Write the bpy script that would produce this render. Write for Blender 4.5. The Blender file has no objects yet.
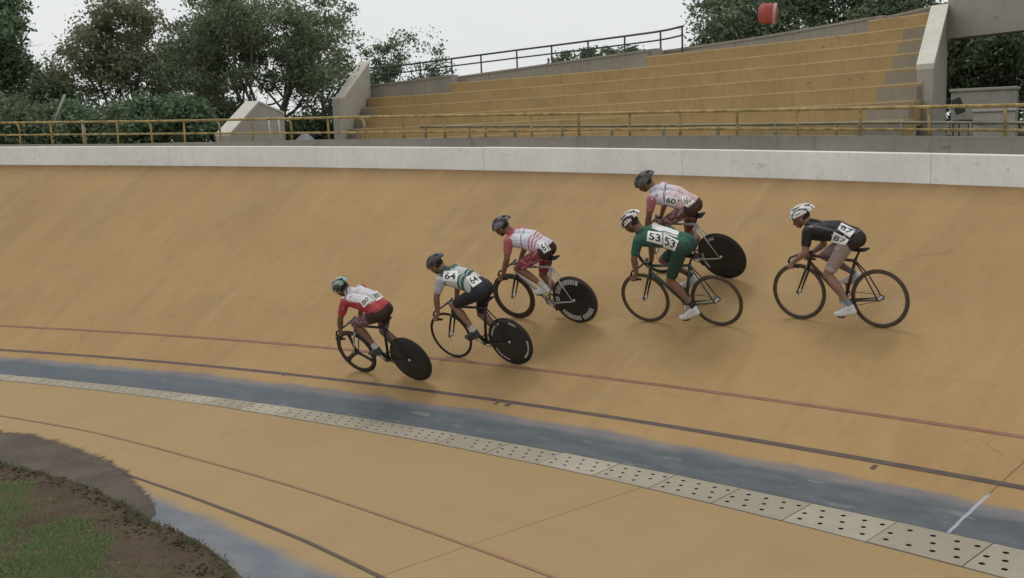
import bpy, math, random
import numpy as np
from mathutils import Vector, Matrix
from mathutils.bvhtree import BVHTree
random.seed(7); rng = np.random.default_rng(11)
scene = bpy.context.scene
col = scene.collection
R = math.radians

# ------------------------------------------------------------------ camera
W, H = 1024, 578
F, HOR, ROLL, CH = 1100.0, 136.6927, -0.035, 3.4959
pitch = math.atan((H/2-HOR)/F)
fw = np.array([0, math.cos(pitch), -math.sin(pitch)]); ri0 = np.array([1., 0, 0]); up0 = np.cross(ri0, fw)
ri = ri0*math.cos(ROLL)+up0*math.sin(ROLL); up = -ri0*math.sin(ROLL)+up0*math.cos(ROLL)
CAM = np.array([0, 0, CH])
cd = bpy.data.cameras.new('camera'); cam = bpy.data.objects.new('camera', cd); col.objects.link(cam)
cd.sensor_width = 36; cd.lens = 36*F/W; cd.clip_end = 2000; cd.clip_start = .1
cam.matrix_world = Matrix(((ri[0], up[0], -fw[0], 0), (ri[1], up[1], -fw[1], 0), (ri[2], up[2], -fw[2], CH), (0, 0, 0, 1)))
scene.camera = cam

# ------------------------------------------------------------------ materials
def new_mat(name):
    m = bpy.data.materials.new(name); m.use_nodes = True
    nt = m.node_tree; b = nt.nodes['Principled BSDF']
    return m, nt, b
def N(nt, t, **k):
    n = nt.nodes.new(t)
    for a, v in k.items():
        if a in n.inputs.keys(): n.inputs[a].default_value = v
        else: setattr(n, a, v)
    return n
def mixc(nt, fac, a, b, blend='MIX'):
    n = nt.nodes.new('ShaderNodeMix'); n.data_type = 'RGBA'; n.blend_type = blend
    for s, v in ((0, fac), (6, a), (7, b)):
        if isinstance(v, bpy.types.NodeSocket): nt.links.new(v, n.inputs[s])
        else: n.inputs[s].default_value = v if s == 0 else (*v, 1)
    return n.outputs[2]
def mth(nt, op, a, b=0.0, clamp=False):
    n = nt.nodes.new('ShaderNodeMath'); n.operation = op; n.use_clamp = clamp
    for s, v in ((0, a), (1, b)):
        if isinstance(v, bpy.types.NodeSocket): nt.links.new(v, n.inputs[s])
        else: n.inputs[s].default_value = v
    return n.outputs[0]
def ramp(nt, v, a, b, lo=0., hi=1.):
    n = nt.nodes.new('ShaderNodeMapRange'); n.clamp = True; n.interpolation_type = 'SMOOTHSTEP'
    nt.links.new(v, n.inputs[0])
    for i, x in enumerate((a, b, lo, hi)): n.inputs[1+i].default_value = x
    return n.outputs[0]
def noise(nt, vec, scale, detail=5, rough=.6, dist=0.):
    n = N(nt, 'ShaderNodeTexNoise'); n.inputs['Scale'].default_value = scale; n.inputs['Detail'].default_value = detail
    n.inputs['Roughness'].default_value = rough; n.inputs['Distortion'].default_value = dist
    if vec is not None: nt.links.new(vec, n.inputs['Vector'])
    return n.outputs['Fac']
def scaled(nt, vec, sc, off=(0, 0, 0)):
    n = nt.nodes.new('ShaderNodeMapping'); nt.links.new(vec, n.inputs[0]); n.inputs['Scale'].default_value = sc; n.inputs['Location'].default_value = off
    return n.outputs[0]
def bump(nt, b, h, strength=.3, dist=.01):
    n = nt.nodes.new('ShaderNodeBump'); n.inputs['Strength'].default_value = strength; n.inputs['Distance'].default_value = dist
    nt.links.new(h, n.inputs['Height']); nt.links.new(n.outputs[0], b.inputs['Normal'])
_mc = {}
def simple(name, c, rough=.6, var=.12, scale=8., metal=0., spec=.4, bmp=0., sheen=0.):
    if name in _mc: return _mc[name]
    m, nt, b = new_mat(name)
    tc = N(nt, 'ShaderNodeTexCoord').outputs['Object']
    f = noise(nt, tc, scale, 5)
    lo = tuple(x*(1-var) for x in c); hi = tuple(min(1, x*(1+var)) for x in c)
    nt.links.new(mixc(nt, ramp(nt, f, .3, .7), lo, hi), b.inputs['Base Color'])
    b.inputs['Roughness'].default_value = rough; b.inputs['Metallic'].default_value = metal
    b.inputs['Specular IOR Level'].default_value = spec
    if bmp: bump(nt, b, noise(nt, tc, scale*6, 4), bmp, .004)
    _mc[name] = m; return m

def track_colour(nt):
    """tan concrete paint, coordinates in metres along (u) and across (v) the track"""
    uv = N(nt, 'ShaderNodeUVMap', uv_map='track').outputs[0]
    sx = N(nt, 'ShaderNodeSeparateXYZ'); nt.links.new(uv, sx.inputs[0]); s, o = sx.outputs[0], sx.outputs[1]
    big = noise(nt, uv, .35, 4, .55); med = noise(nt, scaled(nt, uv, (1.2, .5, 1)), 1.3, 6, .6, .4)
    fine = noise(nt, uv, 26, 6, .7); spk = noise(nt, uv, 120, 3, .6)
    streak = noise(nt, scaled(nt, uv, (3.2, .35, 1)), 1.0, 5, .6, .2)
    c = mixc(nt, ramp(nt, big, .3, .7), (.332, .210, .091), (.385, .244, .106))
    c = mixc(nt, ramp(nt, med, .38, .68, 0, .6), c, (.405, .270, .122))
    c = mixc(nt, ramp(nt, streak, .52, .75, 0, .30), c, (.250, .162, .080))
    mot = noise(nt, scaled(nt, uv, (1, 1, 1), (11, 5, 0)), 4.5, 7, .72, .6)
    c = mixc(nt, ramp(nt, mot, .5, .72, 0, .35), c, (.245, .162, .082)); c = mixc(nt, ramp(nt, mot, .45, .28, 0, .3), c, (.39, .272, .14))
    # long faint tyre scuffs running round the bend
    sc_ = noise(nt, scaled(nt, uv, (.10, 9, 1), (2, 3, 0)), 1.6, 5, .7)
    c = mixc(nt, ramp(nt, sc_, .58, .72, 0, .22), c, (.20, .135, .075))
    # cracks
    vr = N(nt, 'ShaderNodeTexVoronoi'); vr.feature = 'DISTANCE_TO_EDGE'; vr.inputs['Scale'].default_value = .42
    wv = nt.nodes.new('ShaderNodeVectorMath'); wv.operation = 'ADD'; nt.links.new(uv, wv.inputs[0])
    nn_ = N(nt, 'ShaderNodeTexNoise'); nn_.inputs['Scale'].default_value = 1.6; nn_.inputs['Detail'].default_value = 6; nt.links.new(uv, nn_.inputs['Vector']); nt.links.new(nn_.outputs['Color'], wv.inputs[1]); nt.links.new(wv.outputs[0], vr.inputs['Vector'])
    crk = mth(nt, 'MULTIPLY', ramp(nt, vr.outputs['Distance'], .012, .003), ramp(nt, noise(nt, scaled(nt, uv, (1, 1, 1), (1, 8, 0)), .7, 3), .54, .64, 0, .26))
    c = mixc(nt, crk, c, (.15, .10, .06))
    # worn, dusty lighter patches low on the banking
    wear = mth(nt, 'MULTIPLY', ramp(nt, noise(nt, scaled(nt, uv, (.8, 1.6, 1), (3, 7, 0)), .9, 7, .7, .8), .56, .72), ramp(nt, o, 3.6, .9, 0, .3))
    c = mixc(nt, wear, c, (.42, .30, .165))
    # flat inner lane is greyer and paler
    c = mixc(nt, ramp(nt, o, .1, -.4, 0, .62), c, (.352, .250, .128))
    c = mixc(nt, ramp(nt, noise(nt, scaled(nt, uv, (.5, 1.4, 1), (9, 2, 0)), .8, 6, .65, .5), .55, .75, 0, .35), c, (.30, .205, .105))
    # streaky darker brown band below the wall
    c = mixc(nt, mth(nt, 'MULTIPLY', ramp(nt, o, 4.9, 5.4), ramp(nt, streak, .2, .7, .3, .8)), c, (.22, .135, .068))
    c = mixc(nt, ramp(nt, fine, .3, .75, 0, .16), c, (.22, .14, .07))
    c = mixc(nt, ramp(nt, spk, .66, .8, 0, .35), c, (.20, .13, .07))
    return c, s, o, uv, fine, streak
def radial_joint(nt, s, o, s0, width, lo, hi, slope=0., wob=None):
    """1 near the joint line at s0 (+slope*o), between offsets lo and hi"""
    a = mth(nt, 'SUBTRACT', s, s0)
    if slope: a = mth(nt, 'SUBTRACT', a, mth(nt, 'MULTIPLY', o, slope))
    if wob is not None: a = mth(nt, 'ADD', a, mth(nt, 'MULTIPLY', mth(nt, 'SUBTRACT', wob, .5), width*2))
    d = mth(nt, 'ABSOLUTE', a)
    m = ramp(nt, d, width*1.3, width*.4)
    return mth(nt, 'MULTIPLY', mth(nt, 'MULTIPLY', m, ramp(nt, o, lo-.03, lo+.03)), ramp(nt, o, hi+.03, hi-.03))
def make_track_mat(blue=None):
    m, nt, b = new_mat('track_paint' if blue is None else 'blue_paint')
    c, s, o, uv, fine, streak = track_colour(nt)
    wob = noise(nt, uv, 7, 3)
    brk = ramp(nt, noise(nt, uv, 2.3, 5, .7), .42, .6)
    # joints across the banking: pale repaired seams
    for s0 in (-9.4, -5.05+.1, -.57, 3.1, 6.7, 10.1, 13.6, 17.2):
        j = radial_joint(nt, s, o, s0, .05, .35, 5.3, 0, wob)
        c = mixc(nt, mth(nt, 'MULTIPLY', mth(nt, 'MULTIPLY', j, brk), .28), c, (.42, .305, .17))
    # dark fine joint at the lower right
    j = radial_joint(nt, s, o, -4.865, .010, .36, 2.2, -.30, wob); c = mixc(nt, mth(nt, 'MULTIPLY', j, .75), c, (.12, .09, .06))
    # joints of the flat lane
    for s0, sl in ((-2.11, -.165), (-7.3, -.1), (3.3, -.12), (8.2, -.1)):
        j = radial_joint(nt, s, o, s0, .010, -3.9, -.35, sl, wob); c = mixc(nt, mth(nt, 'MULTIPLY', j, .7 if s0 == -2.11 else .35), c, (.17, .10, .055))
    if blue == 'bank':
        nz = noise(nt, scaled(nt, uv, (.8, 2.4, 1)), 1.5, 6, .6, .3)
        edge = mth(nt, 'ADD', o, mth(nt, 'MULTIPLY', mth(nt, 'SUBTRACT', nz, .5), .16))
        core = ramp(nt, edge, .35, .25)
        halo = ramp(nt, edge, .44, .36)
        bc = mixc(nt, ramp(nt, noise(nt, scaled(nt, uv, (1.1, 5, 1)), 1.6, 6, .6), .35, .7), (.078, .094, .106), (.118, .134, .145))
        bc = mixc(nt, ramp(nt, noise(nt, scaled(nt, uv, (1.5, 7, 1), (4, 1, 0)), 1.3, 4, .5), .60, .72, 0, .6), bc, (.24, .26, .23))
        hc = mixc(nt, ramp(nt, nz, .3, .7), (.090, .128, .190), (.135, .172, .225))
        # farther round the bend the band is bluer
        bc = mixc(nt, ramp(nt, s, -1, 7, 0, .5), bc, (.112, .138, .165))
        c = mixc(nt, mth(nt, 'MULTIPLY', halo, .68), c, hc)
        c = mixc(nt, mth(nt, 'MULTIPLY', core, .92), c, bc)
        # pale chalk repair across the band
        j = radial_joint(nt, s, o, -4.865, .017, .0, .50, -.30, wob); c = mixc(nt, mth(nt, 'MULTIPLY', j, .75), c, (.42, .47, .55))
    if blue == 'infield':
        nz = noise(nt, scaled(nt, uv, (.8, 2.0, 1)), 1.9, 6, .6, .3)
        tgt = mth(nt, 'ADD', mth(nt, 'MULTIPLY', s, .13), -3.62)
        e = mth(nt, 'ADD', mth(nt, 'SUBTRACT', o, tgt), mth(nt, 'MULTIPLY', mth(nt, 'SUBTRACT', nz, .5), .22))
        halo = ramp(nt, e, .06, -.16)
        bc = mixc(nt, ramp(nt, nz, .35, .65), (.125, .150, .19), (.175, .19, .21))
        bc = mixc(nt, ramp(nt, noise(nt, uv, 14, 4), .6, .7, 0, .35), bc, (.28, .30, .29))
        c = mixc(nt, mth(nt, 'MULTIPLY', halo, .92), c, bc)
    nt.links.new(c, b.inputs['Base Color'])
    b.inputs['Roughness'].default_value = .78; b.inputs['Specular IOR Level'].default_value = .25
    bump(nt, b, mth(nt, 'ADD', fine, mth(nt, 'MULTIPLY', wob, .3)), .25, .006)
    return m
def line_mat(name, c1, c2):
    m, nt, b = new_mat(name)
    uv = N(nt, 'ShaderNodeUVMap', uv_map='track').outputs[0]
    f = noise(nt, scaled(nt, uv, (1, 3, 1)), 6, 6, .7); g = noise(nt, scaled(nt, uv, (1, 2, 1), (2, 2, 0)), 1.1, 4)
    c = mixc(nt, ramp(nt, f, .35, .7), c1, c2); c = mixc(nt, ramp(nt, g, .4, .75, 0, .5), c, c2)
    nt.links.new(c, b.inputs['Base Color']); b.inputs['Roughness'].default_value = .7; b.inputs['Specular IOR Level'].default_value = .3
    return m
def concrete(name, c, stain=.5, c2=None, vs=3., streaks=True, uvspace='Object', rnd=0., chips=0.):
    m, nt, b = new_mat(name)
    tc = N(nt, 'ShaderNodeTexCoord').outputs[uvspace]
    c2 = c2 or tuple(x*.72 for x in c)
    f = noise(nt, tc, 1.1, 6, .65); g = noise(nt, tc, 9, 6, .7); h = noise(nt, tc, 60, 3, .6)
    cc = mixc(nt, ramp(nt, f, .3, .72), c, tuple(x*.86 for x in c))
    if streaks:
        v = noise(nt, scaled(nt, tc, (vs*2, vs*2, .35)), 2.0, 5, .65)
        cc = mixc(nt, ramp(nt, v, .5, .78, 0, stain), cc, c2)
    cc = mixc(nt, ramp(nt, g, .45, .75, 0, .35), cc, c2)
    cc = mixc(nt, ramp(nt, h, .6, .8, 0, .3), cc, tuple(x*.5 for x in c))
    if chips: cc = mixc(nt, ramp(nt, noise(nt, scaled(nt, tc, (1.3, 1.3, 2.6), (5, 1, 2)), 2.6, 7, .72), .62, .66, 0, chips), cc, tuple(x*.55 for x in c2))
    if rnd:
        oi = N(nt, 'ShaderNodeObjectInfo').outputs['Random']; cc = mixc(nt, mth(nt, 'MULTIPLY', oi, rnd*2), cc, tuple(x*.75 for x in c2))
    nt.links.new(cc, b.inputs['Base Color']); b.inputs['Roughness'].default_value = .85; b.inputs['Specular IOR Level'].default_value = .2
    bump(nt, b, g, .3, .01)
    return m

M_track = make_track_mat(); M_blue = make_track_mat('bank'); M_blue_in = make_track_mat('infield')
M_red = line_mat('red_line_paint', (.235, .088, .066), (.285, .155, .095))
M_red_in = line_mat('faded_red_line_paint', (.26, .125, .08), (.31, .19, .105))
M_black = line_mat('dark_line_paint', (.075, .058, .058), (.125, .085, .065))
M_white = concrete('white_painted_concrete', (.93, .92, .88), .3, (.66, .62, .55), chips=.4)
M_grey = concrete('bare_grey_concrete', (.285, .262, .228), .6, (.16, .15, .13), chips=.5)
M_greyl = concrete('light_grey_concrete', (.42, .395, .35), .5, (.26, .24, .21), chips=.4)
M_slab = concrete('drain_slab_concrete', (.42, .375, .30), .3, (.26, .215, .155), streaks=False, rnd=.22)
M_pale = concrete('pale_concrete_coping', (.62, .59, .52), .3, (.42, .38, .32))
M_ochre = concrete('ochre_painted_riser', (.44, .312, .155), .5, (.24, .165, .085), chips=.5)
M_ochre_l = concrete('ochre_bench_edge', (.56, .43, .25), .3, (.36, .265, .14), chips=.4)
M_yellow = simple('yellow_rail_paint', (.33, .245, .10), .6, .42, 7, 0, .25)
M_darkrail = simple('dark_green_grey_rail_paint', (.055, .062, .060), .5, .3, 6)
M_pipe = simple('grey_olive_pipe_paint', (.20, .19, .125), .5, .25, 6)
M_dark = simple('channel_shade', (.02, .019, .017), .9)  # near-black colour stands in for shade inside the drain holes and channel

# ------------------------------------------------------------------ mesh helpers
class MB:
    def __init__(s): s.v = []; s.f = []; s.m = []; s.uv = None
    def add(s, vs, fs, mi=0):
        o = len(s.v); s.v += [tuple(map(float, p)) for p in vs]; s.f += [tuple(i+o for i in f) for f in fs]; s.m += [mi]*len(fs)
    def box(s, c, sx, sy, sz, ax=None, mi=0):
        c = np.array(c, float); ax = np.eye(3) if ax is None else np.array(ax, float)
        vs = [c+ax[0]*sx/2*a+ax[1]*sy/2*b+ax[2]*sz/2*d for a in (-1, 1) for b in (-1, 1) for d in (-1, 1)]
        s.add(vs, [(0, 1, 3, 2), (4, 6, 7, 5), (0, 4, 5, 1), (2, 3, 7, 6), (0, 2, 6, 4), (1, 5, 7, 3)], mi)
    def tube(s, pts, rad, n=8, mi=0, cap=True, squash=None):
        pts = [np.array(p, float) for p in pts]; k = len(pts)
        rad = [rad]*k if np.isscalar(rad) else rad
        t = [pts[min(i+1, k-1)]-pts[max(i-1, 0)] for i in range(k)]; t = [a/(np.linalg.norm(a)+1e-9) for a in t]
        ref = np.array([0, 0, 1.]) if abs(t[0][2]) < .9 else np.array([0, 1., 0])
        u = np.cross(t[0], ref); u /= np.linalg.norm(u); vs = []
        for i in range(k):
            u = u-t[i]*(u@t[i]); u /= np.linalg.norm(u); w = np.cross(t[i], u)
            for j in range(n):
                a = 2*math.pi*j/n; vs.append(pts[i]+(u*math.cos(a)+w*math.sin(a))*rad[i])
        fs = [(i*n+j, i*n+(j+1) % n, (i+1)*n+(j+1) % n, (i+1)*n+j) for i in range(k-1) for j in range(n)]
        if cap: fs += [tuple(range(n-1, -1, -1)), tuple((k-1)*n+j for j in range(n))]
        s.add(vs, fs, mi)
    def lathe(s, c, prof, n=48, mi=0, close=False):
        """profile (r, y) spun round the y axis through c"""
        vs = []; k = len(prof)
        for j in range(n):
            a = 2*math.pi*j/n
            for r, y in prof: vs.append((c[0]+r*math.cos(a), c[1]+y, c[2]+r*math.sin(a)))
        fs = []
        for j in range(n):
            for i in range(k if close else k-1):
                i2 = (i+1) % k; j2 = (j+1) % n
                fs.append((j*k+i, j*k+i2, j2*k+i2, j2*k+i))
        s.add(vs, fs, mi)
    def build(s, name, mats, parent=None, smooth=False, uvs=None):
        me = bpy.data.meshes.new(name); me.from_pydata(s.v, [], s.f); me.update()
        for m in (mats if isinstance(mats, (list, tuple)) else [mats]): me.materials.append(m)
        if any(s.m): me.polygons.foreach_set('material_index', s.m)
        if smooth: me.polygons.foreach_set('use_smooth', [True]*len(me.polygons))
        if uvs is not None:
            l = me.uv_layers.new(name='track'); vi = np.empty(len(me.loops), int); me.loops.foreach_get('vertex_index', vi)
            l.data.foreach_set('uv', np.asarray(uvs, float)[vi].ravel())
        ob = bpy.data.objects.new(name, me); col.objects.link(ob)
        if parent is not None: ob.parent = parent
        return ob
def tag(o, label=None, cat=None, group=None, kind=None):
    if label: o['label'] = label
    if cat: o['category'] = cat
    if group: o['group'] = group
    if kind: o['kind'] = kind
    return o
def empty(name, loc=(0, 0, 0)):
    o = bpy.data.objects.new(name, None); o.empty_display_size = .2; o.location = loc; col.objects.link(o); return o
def fast_mesh(name, V, Fq, mats, parent=None, smooth=False, mi=None):
    V = np.asarray(V, np.float32); Fq = np.asarray(Fq, np.int32); k = Fq.shape[1]
    me = bpy.data.meshes.new(name); me.vertices.add(len(V)); me.vertices.foreach_set('co', V.ravel())
    me.loops.add(Fq.size); me.loops.foreach_set('vertex_index', Fq.ravel())
    me.polygons.add(len(Fq)); me.polygons.foreach_set('loop_start', np.arange(len(Fq), dtype=np.int32)*k)
    try: me.polygons.foreach_set('loop_total', np.full(len(Fq), k, np.int32))
    except Exception: pass
    for m in (mats if isinstance(mats, (list, tuple)) else [mats]): me.materials.append(m)
    if mi is not None: me.polygons.foreach_set('material_index', np.asarray(mi, np.int32))
    if smooth: me.polygons.foreach_set('use_smooth', np.ones(len(Fq), bool))
    me.update(calc_edges=True); me.validate()
    ob = bpy.data.objects.new(name, me); col.objects.link(ob)
    if parent is not None: ob.parent = parent
    return ob

# ------------------------------------------------------------------ the track in plan
D0, PSI, K0, K1, K2 = 12.2366, -0.6683, 0.0229, 0.0007, -0.0001
OW, TB = 5.4, .45
_S = np.linspace(-34, 60, 1881)
_k = K0+K1*np.clip(_S, -14, 17)+K2*np.clip(_S, -14, 17)**2
_k = np.where(_S > 17, _k*np.clip(1-(_S-17)/12, 0, 1), _k); _k = np.where(_S < -14, .02, _k)
def _base():
    ds = _S[1]-_S[0]; i0 = int(np.argmin(abs(_S)))
    a = np.concatenate([[0], np.cumsum((_k[1:]+_k[:-1])/2*ds)]); a -= a[i0]; a += math.pi+PSI
    x = np.concatenate([[0], np.cumsum((np.cos(a[1:])+np.cos(a[:-1]))/2*ds)]); y = np.concatenate([[0], np.cumsum((np.sin(a[1:])+np.sin(a[:-1]))/2*ds)])
    return np.stack([x-x[i0], y-y[i0]+D0], 1), np.stack([np.sin(a), -np.cos(a)], 1)
_B, _N = _base()
def PB(s, o):
    s = np.asarray(s, float); o = np.asarray(o, float)
    x = np.interp(s, _S, _B[:, 0]); y = np.interp(s, _S, _B[:, 1]); nx = np.interp(s, _S, _N[:, 0]); ny = np.interp(s, _S, _N[:, 1])
    return np.stack([x+nx*o, y+ny*o], -1)
def zwall(s):
    s = np.clip(s, -6, 16); return -3.4486e-4*s*s+.0376889*s+2.786211
def zbank(s, o):
    z1 = math.tan(TB)*1.14; o = np.asarray(o, float); s = np.asarray(s, float)
    return np.where(o < 0, 0, np.where(o < 1.14, math.tan(TB)*o, z1+(zwall(s)-z1)*(o-1.14)/(OW-1.14)))
def P3(s, o, dz=0.):
    s, o = np.broadcast_arrays(np.asarray(s, float), np.asarray(o, float))
    return np.concatenate([PB(s, o), (zbank(s, o)+dz)[..., None]], -1)
def sheet(name, ss, ofun, dz, mat, kind='structure', nlat=None):
    """ribbon between offset functions; ofun(s)-> list of offsets"""
    V = []; UV = []; ss = list(ss)
    for s in ss:
        for o in ofun(s):
            V.append(P3(s, o, dz if np.isscalar(dz) else 0.)); UV.append((s, o))
    k = len(ofun(ss[0])); m = MB()
    m.add(V, [(i*k+j, (i+1)*k+j, (i+1)*k+j+1, i*k+j+1) for i in range(len(ss)-1) for j in range(k-1)])
    ob = m.build(name, mat, None, True, UV); ob['kind'] = kind
    return ob
SS = np.arange(-18, 40.01, .4)
drw = lambda s: float(np.interp(s, [-6, -4, -1.6, 1.4, 3.2, 5.2, 9.5, 14], [.68, .60, .51, .46, .44, .37, .33, .32]))
edge_o = lambda s: float(np.interp(s, [-8, -.5, .55, 1.7, 2.9, 3.8, 4.7, 7, 12, 20, 40], [-5.6, -4.28, -3.97, -3.81, -3.56, -3.45, -3.42, -3.1, -2.6, -2.2, -2.2]))
sheet('banked_track', SS, lambda s: [0, .2, .5, .8, 1.14, 1.6, 2.2, 3, 4, 4.8, 5.4, 5.55], 0, M_track)
sheet('flat_inner_lane', SS, lambda s: [-6.5, -5, -3.5, -2, -1.2, -.8, -drw(s)], 0, M_track)
sheet('blue_band', SS, lambda s: [.004, .1, .2, .3, .4, .6], .004, M_blue)
sheet('inner_blue_band', np.arange(-9, 3.6, .3), lambda s: [edge_o(s)-.3, edge_o(s), -3.7+.13*s, -3.45+.13*s] if edge_o(s)-.02 < -3.7+.13*s else [edge_o(s)-.3, edge_o(s)-.05, edge_o(s), max(edge_o(s)+.02, -3.45+.13*s)], .003, M_blue_in)
lw = .024
sheet('black_measuring_line', SS, lambda s: [float(np.interp(s, [-6, 10], [.655, .545]))-lw, float(np.interp(s, [-6, 10], [.655, .545]))+lw], .006, M_black)
sheet('red_sprint_line', SS, lambda s: [float(np.interp(s, [-6, 10], [1.25, 1.135]))-.019, float(np.interp(s, [-6, 10], [1.25, 1.135]))+.019], .005, M_red)
SI = np.arange(-9, 12.1, .3)
oir = lambda s: float(np.interp(s, [-9, -2.73, -1.7, -.69, .92, 2.86, 5.22, 7.25, 12], [-3.2, -2.79, -2.69, -2.6, -2.44, -2.27, -2.02, -1.93, -1.75]))
oib = lambda s: float(np.interp(s, [-9, -1.52, -.25, 1.6, 3.29, 7, 12], [-4.5, -3.61, -3.42, -3.22, -3.03, -2.72, -2.4]))
sheet('inner_red_line', SI, lambda s: [oir(s)-.02, oir(s)+.02], .006, M_red_in)
sheet('inner_black_line', SI, lambda s: [oib(s)-.022, oib(s)+.022], .007, M_black)

# small dark dashes beside the measuring line
M_mark = simple('dark_mark_paint', (.11, .08, .06), .8)
for s0, w, h in ((.55, .035, .055), (.72, .02, .06), (-3.95, .022, .06), (4.35, .018, .05)):
    m = MB(); V = [P3(s0+a, .60+b-.01, .009) for a, b in ((-w, 0), (w, 0), (w+.02, -h), (-w+.02, -h))]; m.add(V, [(0, 1, 2, 3)])
    o = m.build('dark_tick_mark', M_mark); o['kind'] = 'structure'

# ------------------------------------------------------------------ drain: perforated concrete covers
joints = [-5.98, -5.25, -4.42, -3.60, -2.84, -2.10, -1.40, -.66, .10, .85, 1.50, 2.15]
while joints[0] > -11: joints.insert(0, joints[0]-.82)
while joints[-1] < 16: joints.append(joints[-1]+.72)
sheet('drain_channel', np.arange(-12, 17, .4), lambda s: [-drw(s)-.01, -.001], -.07, M_dark)
n_slab = 0
for a, b in zip(joints[:-1], joints[1:]):
    m = MB(); tilt = rng.normal(0, .0015); lift = rng.uniform(-.001, .003)
    nc = 9; ncell = 4
    vs_edge = []
    g = .006; s0, s1 = a+g, b-g
    # staggered holes on a fine grid: 3 rows
    rows = 3
    def sp(u, v, dz=0.):
        s = s0+(s1-s0)*u; o = -drw(s)+.012+(drw(s)-.02)*v
        p = P3(s, min(o, -1e-4)); return (p[0], p[1], .006+lift+dz+tilt*u)
    for r in range(rows):
        shift = (0, .33, .66)[r]/ncell
        v0, v1 = .10+.27*r, .10+.27*(r+1)
        cuts = [0.]+[(i+.0)/ncell+shift for i in range(0 if shift else 1, ncell)]+[1.]
        cuts = [c for c in cuts if c <= 1.0001]
        cs = sorted(set(cuts))
        for i in range(len(cs)-1):
            u0, u1 = cs[i], cs[i+1]
            full = (u1-u0) > .6/ncell
            if not full or rng.random() < .06:
                m.add([sp(u0, v0), sp(u1, v0), sp(u1, v1), sp(u0, v1)], [(0, 1, 2, 3)]); continue
            cu, cv = (u0+u1)/2, (v0+v1)/2; L = s1-s0; Wd = drw((s0+s1)/2); hr = .0225*Wd/.55
            V = []; n = 16
            for j in range(n):
                an = 2*math.pi*j/n; ca, sa = math.cos(an), math.sin(an)
                k = 1/max(abs(ca), abs(sa)); V.append(sp(cu+(u1-u0)/2*ca*k, cv+(v1-v0)/2*sa*k))
            for j in range(n):
                an = 2*math.pi*j/n; V.append(sp(cu+hr/L*math.cos(an), cv+hr/Wd*math.sin(an)))
            for j in range(n):
                an = 2*math.pi*j/n; V.append(sp(cu+hr/L*math.cos(an), cv+hr/Wd*math.sin(an), -.05))
            fs = []
            for j in range(n):
                k2 = (j+1) % n; fs += [(j, k2, n+k2, n+j)]
            o_ = len(m.v); m.add(V, fs); hw = [(o_+n+j, o_+n+(j+1) % n, o_+2*n+(j+1) % n, o_+2*n+j) for j in range(n)]; m.f += hw; m.m += [1]*n
    for v0, v1 in ((0, .10), (.91, 1.)):
        m.add([sp(0, v0), sp(1, v0), sp(1, v1), sp(0, v1)], [(0, 1, 2, 3)])
    for (ua, va, ub, vb) in ((0, 0, 1, 0), (1, 0, 1, 1), (1, 1, 0, 1), (0, 1, 0, 0)):
        m.add([sp(ua, va), sp(ub, vb), sp(ub, vb, -.05), sp(ua, va, -.05)], [(0, 1, 2, 3)])
    o = m.build('drain_cover', [M_slab, M_dark]); tag(o, 'perforated pale concrete drain cover laid between the blue band and the flat tan lane', 'drain cover', 'row of perforated drain covers')
    n_slab += 1

# ------------------------------------------------------------------ wall and kerb at the top of the banking
def ribbon_solid(name, ss, prof, mats, mi=None, parent=None, zf=None):
    """closed profile of (offset, z) points per s"""
    m = MB(); ss = list(ss); k = None
    for s in ss:
        pr = prof(s); k = len(pr)
        for o, z in pr:
            p = PB(s, o); m.v.append((float(p[0]), float(p[1]), float(z)))
    for i in range(len(ss)-1):
        for j in range(k):
            j2 = (j+1) % k; m.f.append((i*k+j, i*k+j2, (i+1)*k+j2, (i+1)*k+j)); m.m.append(0 if mi is None else mi[j])
    m.f += [tuple(range(k-1, -1, -1)), tuple((len(ss)-1)*k+j for j in range(k))]; m.m += [0, 0]
    return m.build(name, mats, parent)
# white balustrade: cast in panels
wj = [-17.2, -13.9, -10.6, -7.3, -2.62, .75, 4.1, 7.4, 10.7, 14.0, 17.4, 20.8, 24.2, 27.6, 31, 34.4, 38]
wall = empty('balustrade_wall', tuple(P3(0, OW))); wi = Matrix.Translation(-wall.location)
tag(wall, 'low white painted concrete wall along the top edge of the banking', 'wall')
for a, b in zip(wj[:-1], wj[1:]):
    hh = rng.normal(0, .003)
    o = ribbon_solid('wall_panel', np.linspace(a+.003, b-.003, 9), lambda s: [(OW, zwall(s)-.05), (OW, zwall(s)+.385+hh), (OW+.012, zwall(s)+.397+hh), (OW+.20, zwall(s)+.397+hh), (OW+.20, zwall(s)-.05)], M_white)
    o.parent = wall; o.matrix_parent_inverse = Matrix.Translation(-wall.location)
# grey kerb behind the wall, carrying the railing
kh = lambda s: float(np.interp(s, [-8, -3.6, -2, 0, 2, 4.3, 6.6, 10, 12, 20], [.64, .62, .615, .612, .59, .555, .53, .475, .44, .43]))
ribbon_solid('grey_kerb', np.arange(-17, 38, .5), lambda s: [(OW+.205, zwall(s)+.2), (OW+.205, zwall(s)+kh(s)), (OW+.42, zwall(s)+kh(s)), (OW+.42, zwall(s)+.2)], M_grey)
tag(bpy.data.objects['grey_kerb'], 'bare grey concrete kerb that carries the yellow railing behind the white wall', 'kerb')

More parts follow.
